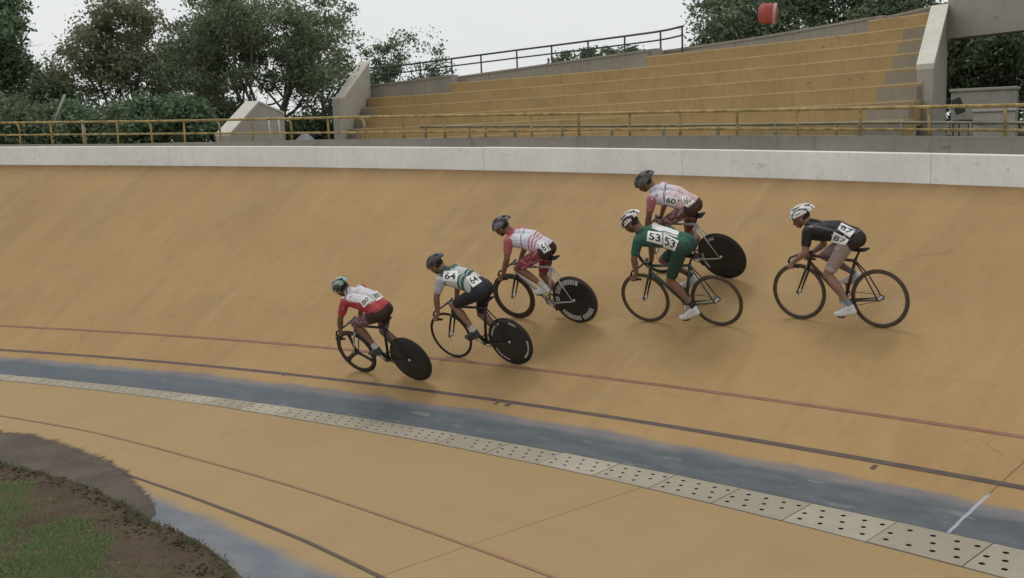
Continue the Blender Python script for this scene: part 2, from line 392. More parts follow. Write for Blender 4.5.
# yellow railing
posts = [14.59, 13.76, 12.91, 12.1, 11.28, 10.5, 9.68, 8.95, 8.09, 7.3, 6.55, 5.76, 4.96, 4.2, 3.36, 2.54, 1.7, .9, .05, -.81, -1.64, -2.5, -3.38]
while posts[-1] > -14: posts.append(posts[-1]-.86)
while posts[0] < 34: posts.insert(0, posts[0]+.83)
rl = empty('yellow_railing', tuple(P3(0, OW+.12))); RLI = Matrix.Translation(-rl.location)
tag(rl, 'yellow two-bar metal railing with many posts along the top of the white wall', 'railing')
hrt = lambda s: float(np.interp(s, [-8, -3.6, -2, -.4, 1.8, 6.5, 9.9, 11.5, 20], [1.05, 1.02, 1.0, .982, .957, .937, .911, .905, .93]))
hrm = lambda s: float(np.interp(s, [-8, -2, 0, 1.8, 4.2, 6.5, 20], [.70, .705, .708, .692, .673, .648, .645]))
for nm, hf, r in (('top_bar', hrt, .024), ('middle_bar', hrm, .019)):
    m = MB(); m.tube([(*PB(s, OW+.26), zwall(s)+hf(s)*1.0) for s in np.arange(-14.5, 35, .42)], r, 8)
    o = m.build(nm, M_yellow, rl, True); o.matrix_parent_inverse = RLI
for i, s in enumerate(posts):
    m = MB(); tw = rng.normal(0, .004)
    z0 = zwall(s)+kh(s)-.02; zt = zwall(s)+hrt(s)-.01
    if s > 6 and i % 2 == 0:
        pts = [(*PB(s, OW+.27), z0), (*PB(s+tw, OW+.27), zt-.14), (*PB(s+.015+tw, OW+.262), zt-.05), (*PB(s+.06, OW+.26), zt)]
    else: pts = [(*PB(s, OW+.27), z0), (*PB(s+tw, OW+.27), (z0+zt)/2), (*PB(s+tw*2, OW+.26), zt)]
    m.tube(pts, .0215, 8); m.box((*PB(s, OW+.28), z0+.022), .07, .07, .008)
    o = m.build('post', M_yellow, rl, True); o.matrix_parent_inverse = RLI
m = MB(); s = 13.15; m.tube([(*PB(s, OW+.5), zwall(s)+kh(s)-.1), (*PB(s, OW+.5), zwall(s)+.95)], .026, 8)
tag(m.build('grey_stake', M_greyl, None, True), 'single grey stake standing just behind the yellow railing at the left', 'stake')

# grey-olive pipe rail beyond, in front of the benches
pr = empty('pipe_rail', tuple(P3(0, OW+1.2))); PRI = Matrix.Translation(-pr.location)
tag(pr, 'thin olive grey pipe rail on short posts between the yellow railing and the benches', 'railing')
zp = lambda s: float(np.interp(s, [-10, -3.3, -1.6, .1, 2.3, 4.4, 6.4], [3.30, 3.44, 3.51, 3.55, 3.61, 3.69, 3.76]))
m = MB(); m.tube([(*PB(s, OW+1.2), zp(s)) for s in np.arange(-12, 6.3, .5)], .022, 8)
o = m.build('pipe', M_pipe, pr, True); o.matrix_parent_inverse = PRI
s = 5.9
while s > -12:
    m = MB(); m.tube([(*PB(s, OW+1.2), zp(s)-.32), (*PB(s, OW+1.2), zp(s)-.01)], .026, 8)
    o = m.build('short_post', M_pipe, pr, True); o.matrix_parent_inverse = PRI; s -= .86

# ------------------------------------------------------------------ ground
def ground_mat(name, c1, c2, c3, sc=1.):
    m, nt, b = new_mat(name); tc = N(nt, 'ShaderNodeTexCoord').outputs['Object']
    a = noise(nt, tc, .6*sc, 6, .65); f = noise(nt, tc, 9*sc, 6, .7); h = noise(nt, tc, 55*sc, 4, .7)
    c = mixc(nt, ramp(nt, a, .35, .65), c1, c2); c = mixc(nt, ramp(nt, f, .45, .7, 0, .8), c, c3)
    c = mixc(nt, ramp(nt, h, .5, .75, 0, .55), c, tuple(x*.45 for x in c1))
    nt.links.new(c, b.inputs['Base Color']); b.inputs['Roughness'].default_value = .95; b.inputs['Specular IOR Level'].default_value = .1
    bump(nt, b, mth(nt, 'ADD', f, h), .6, .03); return m
M_soil = ground_mat('bare_soil', (.088, .062, .044), (.125, .092, .064), (.064, .049, .034), 1.3)
M_outer = ground_mat('dry_ground', (.13, .12, .07), (.09, .10, .05), (.18, .15, .10))
m = MB(); V = []; sl = np.arange(-18, 40.1, .3)
for s in sl:
    e = edge_o(s)+rng.normal(0, .012)
    for k, (do, z) in enumerate(((.0, .006), (-.07, .022), (-.3, .045), (-.8, .06), (-1.6, .05), (-3.5, .04), (-7, .03))):
        p = PB(s, e+do); V.append((p[0], p[1], z+(rng.normal(0, .006) if 0 < k < 5 else 0)))
k = 7; m.add(V, [(i*k+j, (i+1)*k+j, (i+1)*k+j+1, i*k+j+1) for i in range(len(sl)-1) for j in range(k-1)])
g = m.build('infield_soil', M_soil, None, True); g['kind'] = 'structure'
m = MB(); m.add([(-400, -400, -.1), (400, -400, -.1), (400, 400, -.1), (-400, 400, -.1)], [(0, 1, 2, 3)])
g = m.build('infield_ground', M_outer); g['kind'] = 'structure'
m = MB(); V = []; sl = np.arange(-30, 58, 2.)
for s in sl:
    for o in (OW+.3, 9, 12, 20, 60, 400):
        p = PB(s, o); V.append((p[0], p[1], 3.16 if o > OW+.3 else 3.12))
m.add(V, [(i*6+j, (i+1)*6+j, (i+1)*6+j+1, i*6+j+1) for i in range(len(sl)-1) for j in range(5)])
g = m.build('outer_ground', M_outer); g['kind'] = 'structure'

# dark wet mud washed from the infield over the flat lane
M_mud, nt, b = new_mat('wet_mud')
tc = N(nt, 'ShaderNodeTexCoord').outputs['Object']
c = mixc(nt, ramp(nt, noise(nt, tc, 1.6, 5), .35, .65), (.055, .042, .033), (.090, .069, .053))
c = mixc(nt, ramp(nt, noise(nt, tc, 12, 6, .7), .5, .75, 0, .6), c, (.125, .10, .08))
nt.links.new(c, b.inputs['Base Color']); b.inputs['Roughness'].default_value = .6; b.inputs['Specular IOR Level'].default_value = .25
bump(nt, b, noise(nt, tc, 40, 4), .4, .01)
mu = N(nt, 'ShaderNodeUVMap', uv_map='track').outputs[0]; sp_ = N(nt, 'ShaderNodeSeparateXYZ'); nt.links.new(mu, sp_.inputs[0])
ra = mth(nt, 'ADD', sp_.outputs[1], mth(nt, 'MULTIPLY', mth(nt, 'SUBTRACT', noise(nt, scaled(nt, mu, (6, 1, 1)), 3.0, 7, .75, .6), .5), .5))
tr_ = N(nt, 'ShaderNodeBsdfTransparent'); mx_ = N(nt, 'ShaderNodeMixShader'); nt.links.new(ramp(nt, ra, .99, .84), mx_.inputs[0]); nt.links.new(tr_.outputs[0], mx_.inputs[1]); nt.links.new(b.outputs[0], mx_.inputs[2]); nt.links.new(mx_.outputs[0], nt.nodes['Material Output'].inputs[0])
out = [(12, -1.72), (9, -2.05), (7.4, -2.38), (6.35, -2.54), (5.85, -2.47), (5.11, -2.57), (4.6, -2.70), (3.92, -2.84), (3.32, -3.02), (2.73, -3.27), (2.15, -3.52), (1.62, -3.84)]
om = np.array(out)[::-1]; m = MB(); V = []; MU = []; ph = 0; L = .1; ext = 0; sv = np.arange(1.62, 12, .012)
for s in sv:
    ph -= .012
    if ph <= 0: L = ph = rng.uniform(.04, .22); ext = rng.uniform(-.02, .10)
    o1 = np.interp(s, om[:, 0], om[:, 1])+ext*(1-ph/L if ext > 0 else ph/L)*(1 if rng.random() < .9 else .6)+rng.normal(0, .004); e = edge_o(s)-.15
    o1 = max(o1+.10, e+.02)
    for t in (0, .35, .7, 1): V.append(P3(s, e+(o1-e)*t, .0085)); MU.append((s, t))
m.add(V, [(i*4+j, (i+1)*4+j, (i+1)*4+j+1, i*4+j+1) for i in range(len(sv)-1) for j in range(3)])
g = m.build('mud', M_mud, None, True, MU); g['kind'] = 'structure'

# grass and weeds
def leafy_mat(name, c1, c2, c3, rough=.6, trans=.35):
    m, nt, b = new_mat(name); r = N(nt, 'ShaderNodeNewGeometry').outputs['Random Per Island']
    tc = N(nt, 'ShaderNodeTexCoord').outputs['Object']
    c = mixc(nt, r, c1, c2); c = mixc(nt, ramp(nt, noise(nt, tc, .55, 3), .42, .62), c, mixc(nt, r, c3, c2))
    nt.links.new(c, b.inputs['Base Color']); b.inputs['Roughness'].default_value = rough; b.inputs['Specular IOR Level'].default_value = .2
    tl = N(nt, 'ShaderNodeBsdfTranslucent'); nt.links.new(c, tl.inputs[0]); mx = N(nt, 'ShaderNodeMixShader'); mx.inputs[0].default_value = trans
    nt.links.new(b.outputs[0], mx.inputs[1]); nt.links.new(tl.outputs[0], mx.inputs[2])
    nt.links.new(mx.outputs[0], nt.nodes['Material Output'].inputs[0]); return m
M_grass = leafy_mat('grass_blades', (.15, .215, .085), (.24, .31, .135), (.22, .235, .125))
M_weed = leafy_mat('weed_leaves', (.10, .12, .055), (.16, .17, .09), (.16, .14, .09))
def blades(name, P, h, w, mat):
    n = len(P); a = rng.uniform(0, 6.28, n); lean = rng.normal(0, .5, (n, 2))*h[:, None]
    d = np.stack([np.cos(a), np.sin(a)], 1)*w[:, None]
    V = np.zeros((n, 4, 3)); V[:, 0, :2] = P[:, :2]-d; V[:, 1, :2] = P[:, :2]+d; V[:, 2, :2] = P[:, :2]+d*.6+lean*.5; V[:, 3, :2] = P[:, :2]+lean
    V[:, :, 2] = P[:, 2:3]; V[:, 2, 2] += h*.6; V[:, 3, 2] += h
    Fq = np.arange(n*4).reshape(n, 4)
    o = fast_mesh(name, V.reshape(-1, 3), Fq, mat); return o
n = 380000; s = np.concatenate([rng.uniform(-.2, 6, 330000), rng.uniform(-3, 10, 50000)]); dd = np.concatenate([rng.uniform(.3, 2.3, 330000), rng.uniform(.25, 5, 50000)]); e = np.array([edge_o(x) for x in s[:1]]) 
e = np.interp(s, [-8, -.5, .55, 1.7, 2.9, 3.8, 4.7, 7, 12], [-5.6, -4.28, -3.97, -3.81, -3.56, -3.45, -3.42, -3.1, -2.6])
dens = np.clip((dd-.42-.05*(3.7-s)-.10*np.sin(s*3.1)-.07*np.sin(s*7.7+1))/.4, .02, 1)*np.clip(.7+.5*np.sin(s*2.9+dd*4.3)+.35*np.sin(s*11+dd*3)*np.sin(dd*13-s*2), .12, 1)
pn = (np.sin(s*9+3*np.sin(dd*7))*np.sin(dd*11+2*np.sin(s*5))+1)/2
keep = rng.random(n) < dens*(.35+.65*pn); s, dd, e = s[keep], dd[keep], e[keep]
P = np.concatenate([PB(s, e-dd), np.full((len(s), 1), .04)], 1)
tag(blades('grass', P, rng.uniform(.015, .045, len(s)), rng.uniform(.005, .010, len(s)), M_grass), 'patchy green grass of the infield at the lower left corner', 'grass', kind='stuff')
n = 12000; c0 = rng.uniform(-2, 9, 400); s = np.repeat(c0, 30)+rng.normal(0, .05, n); off = np.repeat(rng.gamma(1.3, .16, 400)+.02, 30)+rng.normal(0, .035, n)
e = np.interp(s, [-8, -.5, .55, 1.7, 2.9, 3.8, 4.7, 7, 12], [-5.6, -4.28, -3.97, -3.81, -3.56, -3.45, -3.42, -3.1, -2.6])
P = np.concatenate([PB(s, e-off), np.full((n, 1), .012)], 1)
tag(blades('weeds', P, rng.uniform(.01, .04, n), rng.uniform(.003, .009, n), M_weed), 'low straggling weeds along the soil edge beside the flat lane', 'weeds', kind='stuff')
# clods and dry debris on the soil
n = 2600; s = rng.uniform(-3, 9, n); dd = rng.gamma(2., .28, n)+.03; e = np.interp(s, [-8, -.5, .55, 1.7, 2.9, 3.8, 4.7, 7, 12], [-5.6, -4.28, -3.97, -3.81, -3.56, -3.45, -3.42, -3.1, -2.6])
P = np.concatenate([PB(s, e-dd), np.full((n, 1), .045)], 1); r = rng.uniform(.006, .022, n)
oc = np.array([(1, 0, 0), (0, 1, 0), (-1, 0, 0), (0, -1, 0), (0, 0, .8), (0, 0, -.8)]); of = np.array([(0, 1, 4), (1, 2, 4), (2, 3, 4), (3, 0, 4), (1, 0, 5), (2, 1, 5), (3, 2, 5), (0, 3, 5)])
V = P[:, None]+oc[None]*r[:, None, None]*rng.uniform(.6, 1.4, (n, 6, 1)); Fq = (of[None]+6*np.arange(n)[:, None, None]).reshape(-1, 3)
tag(fast_mesh('soil_clods', V.reshape(-1, 3), Fq, M_soil), 'small brown clods strewn over the bare soil at the lower left', 'clods', kind='stuff')
# ------------------------------------------------------------------ grandstand
_u = np.linspace(-24, 16, 4001); _h = .9862+.0296*_u
_ax = np.cumsum(np.cos(_h))*.01; _ay = np.cumsum(-np.sin(_h))*.01; _i = int(np.argmin(abs(_u))); _ax = _ax-_ax[_i]+5.512; _ay = _ay-_ay[_i]+21.6147
def ARC(u, o): 
    h = .9862+.0296*u
    return np.array([np.interp(u, _u, _ax)+math.sin(h)*o, np.interp(u, _u, _ay)+math.cos(h)*o])
zk = lambda k: 4.4407+(3-k)*.2947
ok_ = lambda k: (3-k)*.6541
def arc_solid(name, us, prof, mats, parent=None, mi=None):
    m = MB(); k = 0
    for u in us:
        pr_ = prof(u); k = len(pr_)
        last = u == us[-1]
        for q_ in pr_:
            o, z = q_[:2]; p = ARC(u+(q_[2] if len(q_) > 2 and last else 0), o); m.v.append((float(p[0]), float(p[1]), float(z)))
    for i in range(len(us)-1):
        for j in range(k):
            j2 = (j+1) % k; m.f.append((i*k+j, (i+1)*k+j, (i+1)*k+j2, i*k+j2)); m.m.append(0 if mi is None else mi[j])
    m.f += [tuple(range(k)), tuple((len(us)-1)*k+j for j in range(k-1, -1, -1))]; m.m += [0, 0]
    ob = m.build(name, mats, parent)
    if parent is not None: ob.matrix_parent_inverse = Matrix.Translation(-parent.location)
    return ob
M_par = concrete('parapet_concrete', (.33, .31, .28), .5, (.17, .15, .135))
M_stair = concrete('stair_concrete', (.30, .27, .22), .4, (.2, .17, .13))
sl_ = empty('grandstand', (*ARC(-5, 0), 3.16)); tag(sl_, 'open concrete grandstand with ochre painted bench rows behind the track', 'grandstand')
uend = lambda o: 3.09-.704*o
secs = [(-14.4, -11.45, 2), (-11.45, -5.62, 1), (-5.62, -.22, 0), (-.22, 9, -1)]
for k in range(-1, 8):
    o0 = ok_(k); ul = {1: -11.45, 0: -5.62, -1: -.22}.get(k, -12.62-.49*(o0+1.93)); ur = uend(o0)+.12
    if k == 7: ur = 1.0
    us = np.linspace(ul, ur, max(3, int((ur-ul)/.6))); W_ = -.704*.70
    ob = arc_solid('bench_row', us, lambda u: [(o0, zk(k+1)-.12), (o0, zk(k)-.032), (o0+.70, zk(k)-.032, W_), (o0+.70, zk(k+1)-.12, W_)], M_ochre, sl_)
    e = arc_solid('bench_edge', us, lambda u: [(o0-.003, zk(k)-.032), (o0-.003, zk(k)), (o0+.70, zk(k), W_), (o0+.70, zk(k)-.031, W_)], M_ochre_l, ob)
    e.matrix_parent_inverse = Matrix.Identity(4)
    # grey stair blocks against the end walls
    if k < 7 and k > -1:
        a = ur-.70-.05*max(0, k); arc_solid('stair_step', np.linspace(a, ur-.03, 3), lambda u: [(o0-.10, zk(k+1)-.02), (o0-.10, zk(k)-.075), (o0-.003, zk(k)-.075), (o0-.003, zk(k+1)-.02)], M_stair, sl_)
    if 2 < k < 7:
        arc_solid('stair_step', np.linspace(-12.66-.49*(o0+1.93), -12.15-.49*(o0+1.93), 3), lambda u: [(o0-.10, zk(k+1)-.02), (o0-.10, zk(k)-.11), (o0-.003, zk(k)-.11), (o0-.003, zk(k+1)-.02)], M_grey, sl_)
zpar = lambda u: float(np.interp(u, [-15.5, -14, -11.9, -8.3, -5.4, -3, 0, 1.2, 2], [5.09, 5.15, 5.235, 5.40, 5.495, 5.565, 5.70, 5.80, 5.86]))
for a, b, k in secs:
    b = min(b, 1.75); of = ok_(k)+.7
    if k == -1: of = ok_(-1)+.35
    arc_solid('back_parapet', np.linspace(a+.003, b-.003, 12), lambda u: [(of, zk(k)-.2), (of, zpar(u)-.05), (of-.03, zpar(u)-.05), (of-.03, zpar(u)), (of+.25, zpar(u)), (of+.25, zk(k)-.2)], M_par, sl_)
for a, b, of in ((-15.2, -5.45, 2.12), (-6.6, -.05, 2.78)):
    arc_solid('back_parapet', np.linspace(a, b, 14), lambda u: [(of, 4.3), (of, zpar(u)+.012), (of+.25, zpar(u)+.012), (of+.25, 4.3)], M_par, sl_)
# dark recess under the first bench and the walkway slab

def wall_poly(name, A, B, An, Bn, prof, mat, mat2, parent, cope=.06):
    """wall standing on the line A-B (left face) and An-Bn (right face); prof = [(t, z)] top profile"""
    A, B, An, Bn = (np.array(x, float) for x in (A, B, An, Bn)); m = MB(); m2 = MB()
    L = [(*(A+(B-A)*t), z-cope) for t, z in prof]; Rr = [(*(An+(Bn-An)*t), z-cope) for t, z in prof]; n = len(prof)
    zb = 2.9; Lb = [(x, y, zb) for x, y, z in L]; Rb = [(x, y, zb) for x, y, z in Rr]
    m.add(L+Rr+Lb+Rb, [tuple(range(n-1, -1, -1))+tuple(range(2*n, 3*n)), tuple(range(n, 2*n))+tuple(range(4*n-1, 3*n-1, -1)), (0, n, 3*n, 2*n), (n-1, 3*n-1, 4*n-1, 2*n-1)]+[(i, i+1, n+i+1, n+i) for i in range(n-1)])
    ob = m.build(name, mat, parent)
    d = (An-A)/np.linalg.norm(An-A)*.015
    L2 = [(*(A+(B-A)*t-d), z-cope+.002) for t, z in prof]; R2 = [(*(An+(Bn-An)*t+d), z-cope+.002) for t, z in prof]
    L3 = [(x, y, z+cope) for x, y, z in L2]; R3 = [(x, y, z+cope) for x, y, z in R2]
    m2.add(L2+R2+L3+R3, [f for i in range(n-1) for f in ((i, i+1, n+i+1, n+i), (2*n+i, 3*n+i, 3*n+i+1, 2*n+i+1), (i, 2*n+i, 2*n+i+1, i+1), (n+i, n+i+1, 3*n+i+1, 3*n+i))]+[(0, n, 3*n, 2*n), (n-1, 3*n-1, 4*n-1, 2*n-1)][0:0]+[(0, n, 3*n, 2*n), (n-1, 2*n+n-1, 3*n+n-1, n+n-1)])
    c = m2.build('coping', mat2, ob)
    if parent is not None: ob.matrix_parent_inverse = Matrix.Translation(-parent.location); c.matrix_parent_inverse = Matrix.Identity(4)
    return ob
ob = wall_poly('end_wall', ARC(3.55, -.65), ARC(1.67, 1.96), ARC(3.86, -.62), ARC(1.98, 2.0), [(0, 4.43), (1, 5.66)], M_greyl, M_pale, sl_, .09)
wall_poly('end_wall', ARC(-12.82, -1.96), ARC(-14.45, 1.1), ARC(-12.57, -1.93), ARC(-14.15, 1.13), [(0, 4.67), (.12, 4.70), (1, 5.80)], M_greyl, M_pale, sl_, .05)
# concrete beam over the tunnel opening at the right
arc_solid('entrance_beam', np.linspace(2.0, 13, 12), lambda u: [(1.97, 5.02+.0*u), (1.97, 6.15), (2.45, 6.15), (2.45, 5.02)], M_greyl, sl_)
arc_solid('added_shade_slab', np.linspace(2.1, 13, 12), lambda u: [(2.0, 6.16), (2.0, 6.35), (5.6, 6.35), (5.6, 6.16)], M_grey, sl_)  # unseen slab, added above the beam to darken the opening
def W3(px, py, Y):
    v = fw+(px-W/2)/F*ri-(py-H/2)/F*up; t = Y/v[1]; return CAM+v*t
def slab_between(name, a, b, depth, z0, mat, label, cat, cope=None):
    a = np.array(a); b = np.array(b); zt = (a[2]+b[2])/2; d = (b-a)[:2]; L = np.linalg.norm(d); d /= L; nrm = np.array([-d[1], d[0]])
    c = (a[:2]+b[:2])/2+nrm*depth/2
    m = MB(); m.box((*c, (z0+zt)/2), L, depth, zt-z0, [(*d, 0), (*nrm, 0), (0, 0, 1)])
    if cope: m.box((*c, zt+cope/2+.002), L+.05, depth+.05, cope, [(*d, 0), (*nrm, 0), (0, 0, 1)])
    ob = m.build(name, mat); bv = ob.modifiers.new('b', 'BEVEL'); bv.width = .012; bv.segments = 2
    if label: tag(ob, label, cat)
    return ob
slab_between('low_concrete_wall', W3(951, 91, 17.6), W3(1016, 91, 17.1), .3, 3.15, M_par, 'low grey concrete wall inside the tunnel opening at the right', 'wall', .05)
slab_between('concrete_block', W3(973.5, 113, 15.4), W3(1015.5, 111, 15.2), .45, 3.15, M_greyl, 'pale concrete block standing just behind the yellow railing at the right end', 'concrete block', .04)
# dark chair back seen over the rail
ch = empty('folding_chair', tuple(W3(961, 104, 16.6)*np.array([1, 1, 0])+np.array([0, 0, 3.16]))); tag(ch, 'dark chair with tilted backrest in front of the low grey wall in the tunnel opening', 'chair')
M_chair = simple('dark_chair_plastic', (.025, .024, .022), .6)
base = Vector(ch.location); zc = .72
def cbox(name, c, sx, sy, sz, rot=0):
    m = MB(); m.box((0, 0, 0), sx, sy, sz); o = m.build(name, M_chair, ch); o.location = c; o.rotation_euler = (rot, 0, 0); bv = o.modifiers.new('b', 'BEVEL'); bv.width = .05 if name == 'backrest' else .02; bv.segments = 3
    return o
o = cbox('backrest', (-.0, .10, .56), .15, .03, .24, -.2); o.rotation_euler = (-.15, -.35, 0)
cbox('seat', (.03, -.06, .34), .26, .26, .03)
for x, y in ((-.09, -.17), (.14, -.17), (-.09, .05), (.14, .05)): cbox('leg', (x, y, .165), .02, .02, .33)

# triangular concrete end wall standing left of the stand
def P2(px, py, Y): return W3(px, py, Y)
a, b_, c_ = P2(228.5, 134, 23.6), P2(257, 101, 25.2), P2(284, 112, 26.6)
A = a[:2]; Bq = c_[:2]; t = float(np.dot(b_[:2]-A, Bq-A)/np.dot(Bq-A, Bq-A))
perp = np.array([-(Bq-A)[1], (Bq-A)[0]]); perp /= np.linalg.norm(perp); th = np.array([-.27, -.02])
wd = wall_poly('triangular_wall', A+th, Bq+th, A, Bq, [(0, a[2]), (t, b_[2]), (1, c_[2])], M_greyl, M_pale, None, .045)
tag(wd, 'grey triangular concrete wall with pale sloping coping left of the grandstand', 'wall')
for i, (px, dx) in enumerate(((271, .06), (280.5, .05))):
    p = W3(px, 129, 23.4); q = W3(px, 117, 23.4); m = MB(); m.tube([p-np.array([0, 0, .35]), q-np.array([dx, 0, 0])], .018, 6)
    tag(m.build('wooden_stake', M_pale, None, True), 'pale leaning stake against the triangular concrete wall, '+('nearer its peak' if i == 0 else 'at its right corner'), 'stake')

# dark railing on top of the grandstand
tr = empty('top_railing', (*ARC(-6, 2), 5.4)); tag(tr, 'dark green grey two-bar railing along the top of the grandstand', 'railing'); TRI = Matrix.Translation(-tr.location)
ro = lambda u: 2.5
zr = lambda u: float(np.interp(u, [-14, -12, -10, -8, -5.5, -4.9, 0, 2.2], [5.72, 5.80, 5.86, 5.90, 5.94, 6.0, 6.14, 6.2]))
for dz, r in ((0, .028), (-.21, .022)):
    m = MB(); m.tube([(*ARC(u, ro(u)), zr(u)+dz) for u in np.linspace(-16.4, -4.93, 28)], r, 6)
    o = m.build('bar', M_darkrail, tr, True); o.matrix_parent_inverse = TRI
for u in [-16.3, -15.4, -14.5, -13.4, -12.3, -11.3, -10.1, -8.96, -7.8, -6.67, -5.6, -4.97]:
    m = MB(); m.tube([(*ARC(u, ro(u)), zpar(u)-.35), (*ARC(u, ro(u)), zr(u))], .023, 6)
    o = m.build('post', M_darkrail, tr, True); o.matrix_parent_inverse = TRI

# ------------------------------------------------------------------ trees
def leaf_tree_mat(name, a, b, c, trans=.25): return leafy_mat(name, a, b, c, .55, trans)
ML = {'dark': leaf_tree_mat('dark_foliage', (.12, .16, .095), (.21, .26, .16), (.15, .19, .115)),
      'grey': leaf_tree_mat('grey_green_foliage', (.13, .165, .10), (.235, .28, .175), (.16, .20, .125)),
      'olive': leaf_tree_mat('olive_foliage', (.14, .165, .10), (.25, .255, .165), (.265, .24, .145)),
      'fresh': leaf_tree_mat('fresh_foliage', (.095, .15, .085), (.175, .24, .14), (.12, .18, .10))}
M_bark = simple('grey_bark', (.12, .105, .09), .9, .35, 9, bmp=.5)
M_barkl = simple('pale_bark', (.20, .18, .155), .9, .3, 9)
def tree(name, x, y, z0, h, rad, mat, label, nleaf=14000, stems=3, spread=.5, clump=.42, leaf=.066, base=.3, seed=0, bark=None, shape=1.0, group=None, twigs=60, ztop=None, fill=.5):
    rg = np.random.default_rng(seed+100); root = empty(name, (x, y, z0)); tag(root, label, 'tree', group)
    m = MB(); tips = []
    def branch(p, d, L, r, lev):
        n = 5; pts = [p]; q = p.copy(); dd = d.copy()
        for i in range(n):
            dd = dd+rg.normal(0, .12, 3)+np.array([0, 0, .05]); dd /= np.linalg.norm(dd); q = q+dd*L/n; pts.append(q.copy())
        m.tube(pts, [r*(1-.62*i/n) for i in range(n+1)], 6 if lev < 2 else 4, cap=False)
        if lev >= 1: tips.append(pts[-1]); tips.append(pts[-2])
        if lev < 3:
            for _ in range(rg.integers(2, 4) if lev else rg.integers(3, 5)):
                t = rg.uniform(.35, 1.); i = int(t*n); nd = dd+rg.normal(0, .62, 3)*np.array([1.15, 1.15, .7]); nd[2] = abs(nd[2])*.7+.12; nd /= np.linalg.norm(nd)
                branch(pts[min(i, n)], nd, L*rg.uniform(.52, .72), r*.42, lev+1)
    for i in range(stems):
        a = rg.uniform(0, 6.28); d = np.array([math.cos(a)*spread, math.sin(a)*spread, 1.]); d /= np.linalg.norm(d)
        branch(np.array([math.cos(a)*.1, math.sin(a)*.1, 0.]), d, h*.50, .055*h**.6*.55, 0)
    T = np.array(tips); 
    # extra clumps spread through the crown volume, uneven
    k = int(twigs); uu = rg.normal(0, 1, (k, 3)); uu /= np.linalg.norm(uu, axis=1)[:, None]; uu *= rg.uniform(.35, 1., (k, 1))**.5
    cz = h*(base+(1-base)/2); E = uu*np.array([rad, rad, h*(1-base)/2*shape])+np.array([0, 0, cz])
    T[:, :2] *= min(1.3, rad/max(.1, np.percentile(np.linalg.norm(T[:, :2], axis=1), 92))); T[:, 2] *= (h*.93)/max(T[:, 2].max(), .1)
    T = T[T[:, 2] > h*base*.8]; C = np.concatenate([T, E]); C = C[rg.random(len(C)) < .85]
    trunk = m.build('trunk', bark or M_bark, root, True)
    w = rg.gamma(1.6, 1, len(C)); idx = rg.choice(len(C), nleaf, p=w/w.sum()); cl = clump*rg.uniform(.55, 1.25, len(C))
    P = C[idx]+rg.normal(0, 1, (nleaf, 3))*cl[idx][:, None]*np.array([.52, .52, .36])
    nrm = rg.normal(0, 1, (nleaf, 3)); nrm[:, 2] += .5; nrm /= np.linalg.norm(nrm, axis=1)[:, None]
    t1 = np.cross(nrm, rg.normal(0, 1, (nleaf, 3))); t1 /= np.linalg.norm(t1, axis=1)[:, None]; t2 = np.cross(nrm, t1)
    s1 = (leaf*rg.uniform(.6, 1.4, nleaf))[:, None]; s2 = s1*rg.uniform(.35, .6, (nleaf, 1))
    V = np.stack([P-t1*s1, P+t2*s2+nrm*s2*.2, P+t1*s1, P-t2*s2+nrm*s2*.2], 1)
    fast_mesh('crown', V.reshape(-1, 3), np.arange(nleaf*4).reshape(-1, 4), mat, root)
    return root
G0 = 3.16
TR = [
 # px, Y, top px y, half width px, mat, label, kw
 (-4, 30, -30, 46, 'fresh', 'leafy green tree cut by the left edge of the photo', dict(nleaf=15000, stems=2, spread=.3, base=.12)),
 (14, 34, 92, 56, 'dark', 'low dark bushy tree below the gap of sky at the far left', dict(nleaf=15000, stems=4, spread=.7, base=.0, clump=.5)),
 (126, 33, -12, 62, 'olive', 'olive and brownish airy tree with branching stems in the left background', dict(nleaf=20000, stems=5, spread=.40, base=.36, clump=.32, twigs=60, leaf=.058)),
 (74, 35, 62, 30, 'dark', 'dark green tree at the left of the olive tree', dict(nleaf=10000, stems=3, spread=.5, base=.08)),
 (196, 38, 22, 36, 'dark', 'dense dark green tree between the olive tree and the tall spreading tree', dict(nleaf=15000, stems=3, spread=.4, base=.1)),
 (272, 31, -40, 92, 'grey', 'tall spreading grey green tree with fanning bare stems behind the triangular wall', dict(nleaf=42000, stems=9, spread=.52, base=.44, clump=.34, twigs=110, leaf=.052, bark=M_barkl)),
 (336, 36, 30, 40, 'dark', 'dark loose tree behind the left end wall of the grandstand', dict(nleaf=5000, stems=3, spread=.5, base=.12)),
 (420, 36, 26, 38, 'fresh', 'small rounded tree rising behind the dark railing at the left end of the grandstand', dict(nleaf=7000, stems=4, spread=.5, base=.3, clump=.24, leaf=.05)),
 (392, 38, 60, 18, 'dark', 'small dark shrubby tree just behind the top of the left end wall', dict(nleaf=3000, stems=2, spread=.4, base=.2, clump=.25)),
 (736, 29, -40, 42, 'grey', 'dark leafy tree behind the top of the stand where the railing vanishes, leftmost there', dict(nleaf=15000, stems=3, spread=.4, base=.25)),
 (800, 30, -45, 50, 'grey', 'leafy tree behind the top of the grandstand beside the red tank', dict(nleaf=15000, stems=3, spread=.45, base=.2)),
 (872, 29, -60, 48, 'dark', 'dark tree behind the top right corner of the grandstand', dict(nleaf=14000, stems=3, spread=.45, base=.15)),
 (985, 24, 10, 60, 'dark', 'dark dense tree seen through the tunnel opening', dict(nleaf=15000, stems=4, spread=.6, base=.0, clump=.4)),
 (1110, 25, -30, 70, 'dark', 'dark tree beyond the right edge, seen through the side of the tunnel opening', dict(nleaf=12000, stems=3, spread=.5, base=.0)),
]
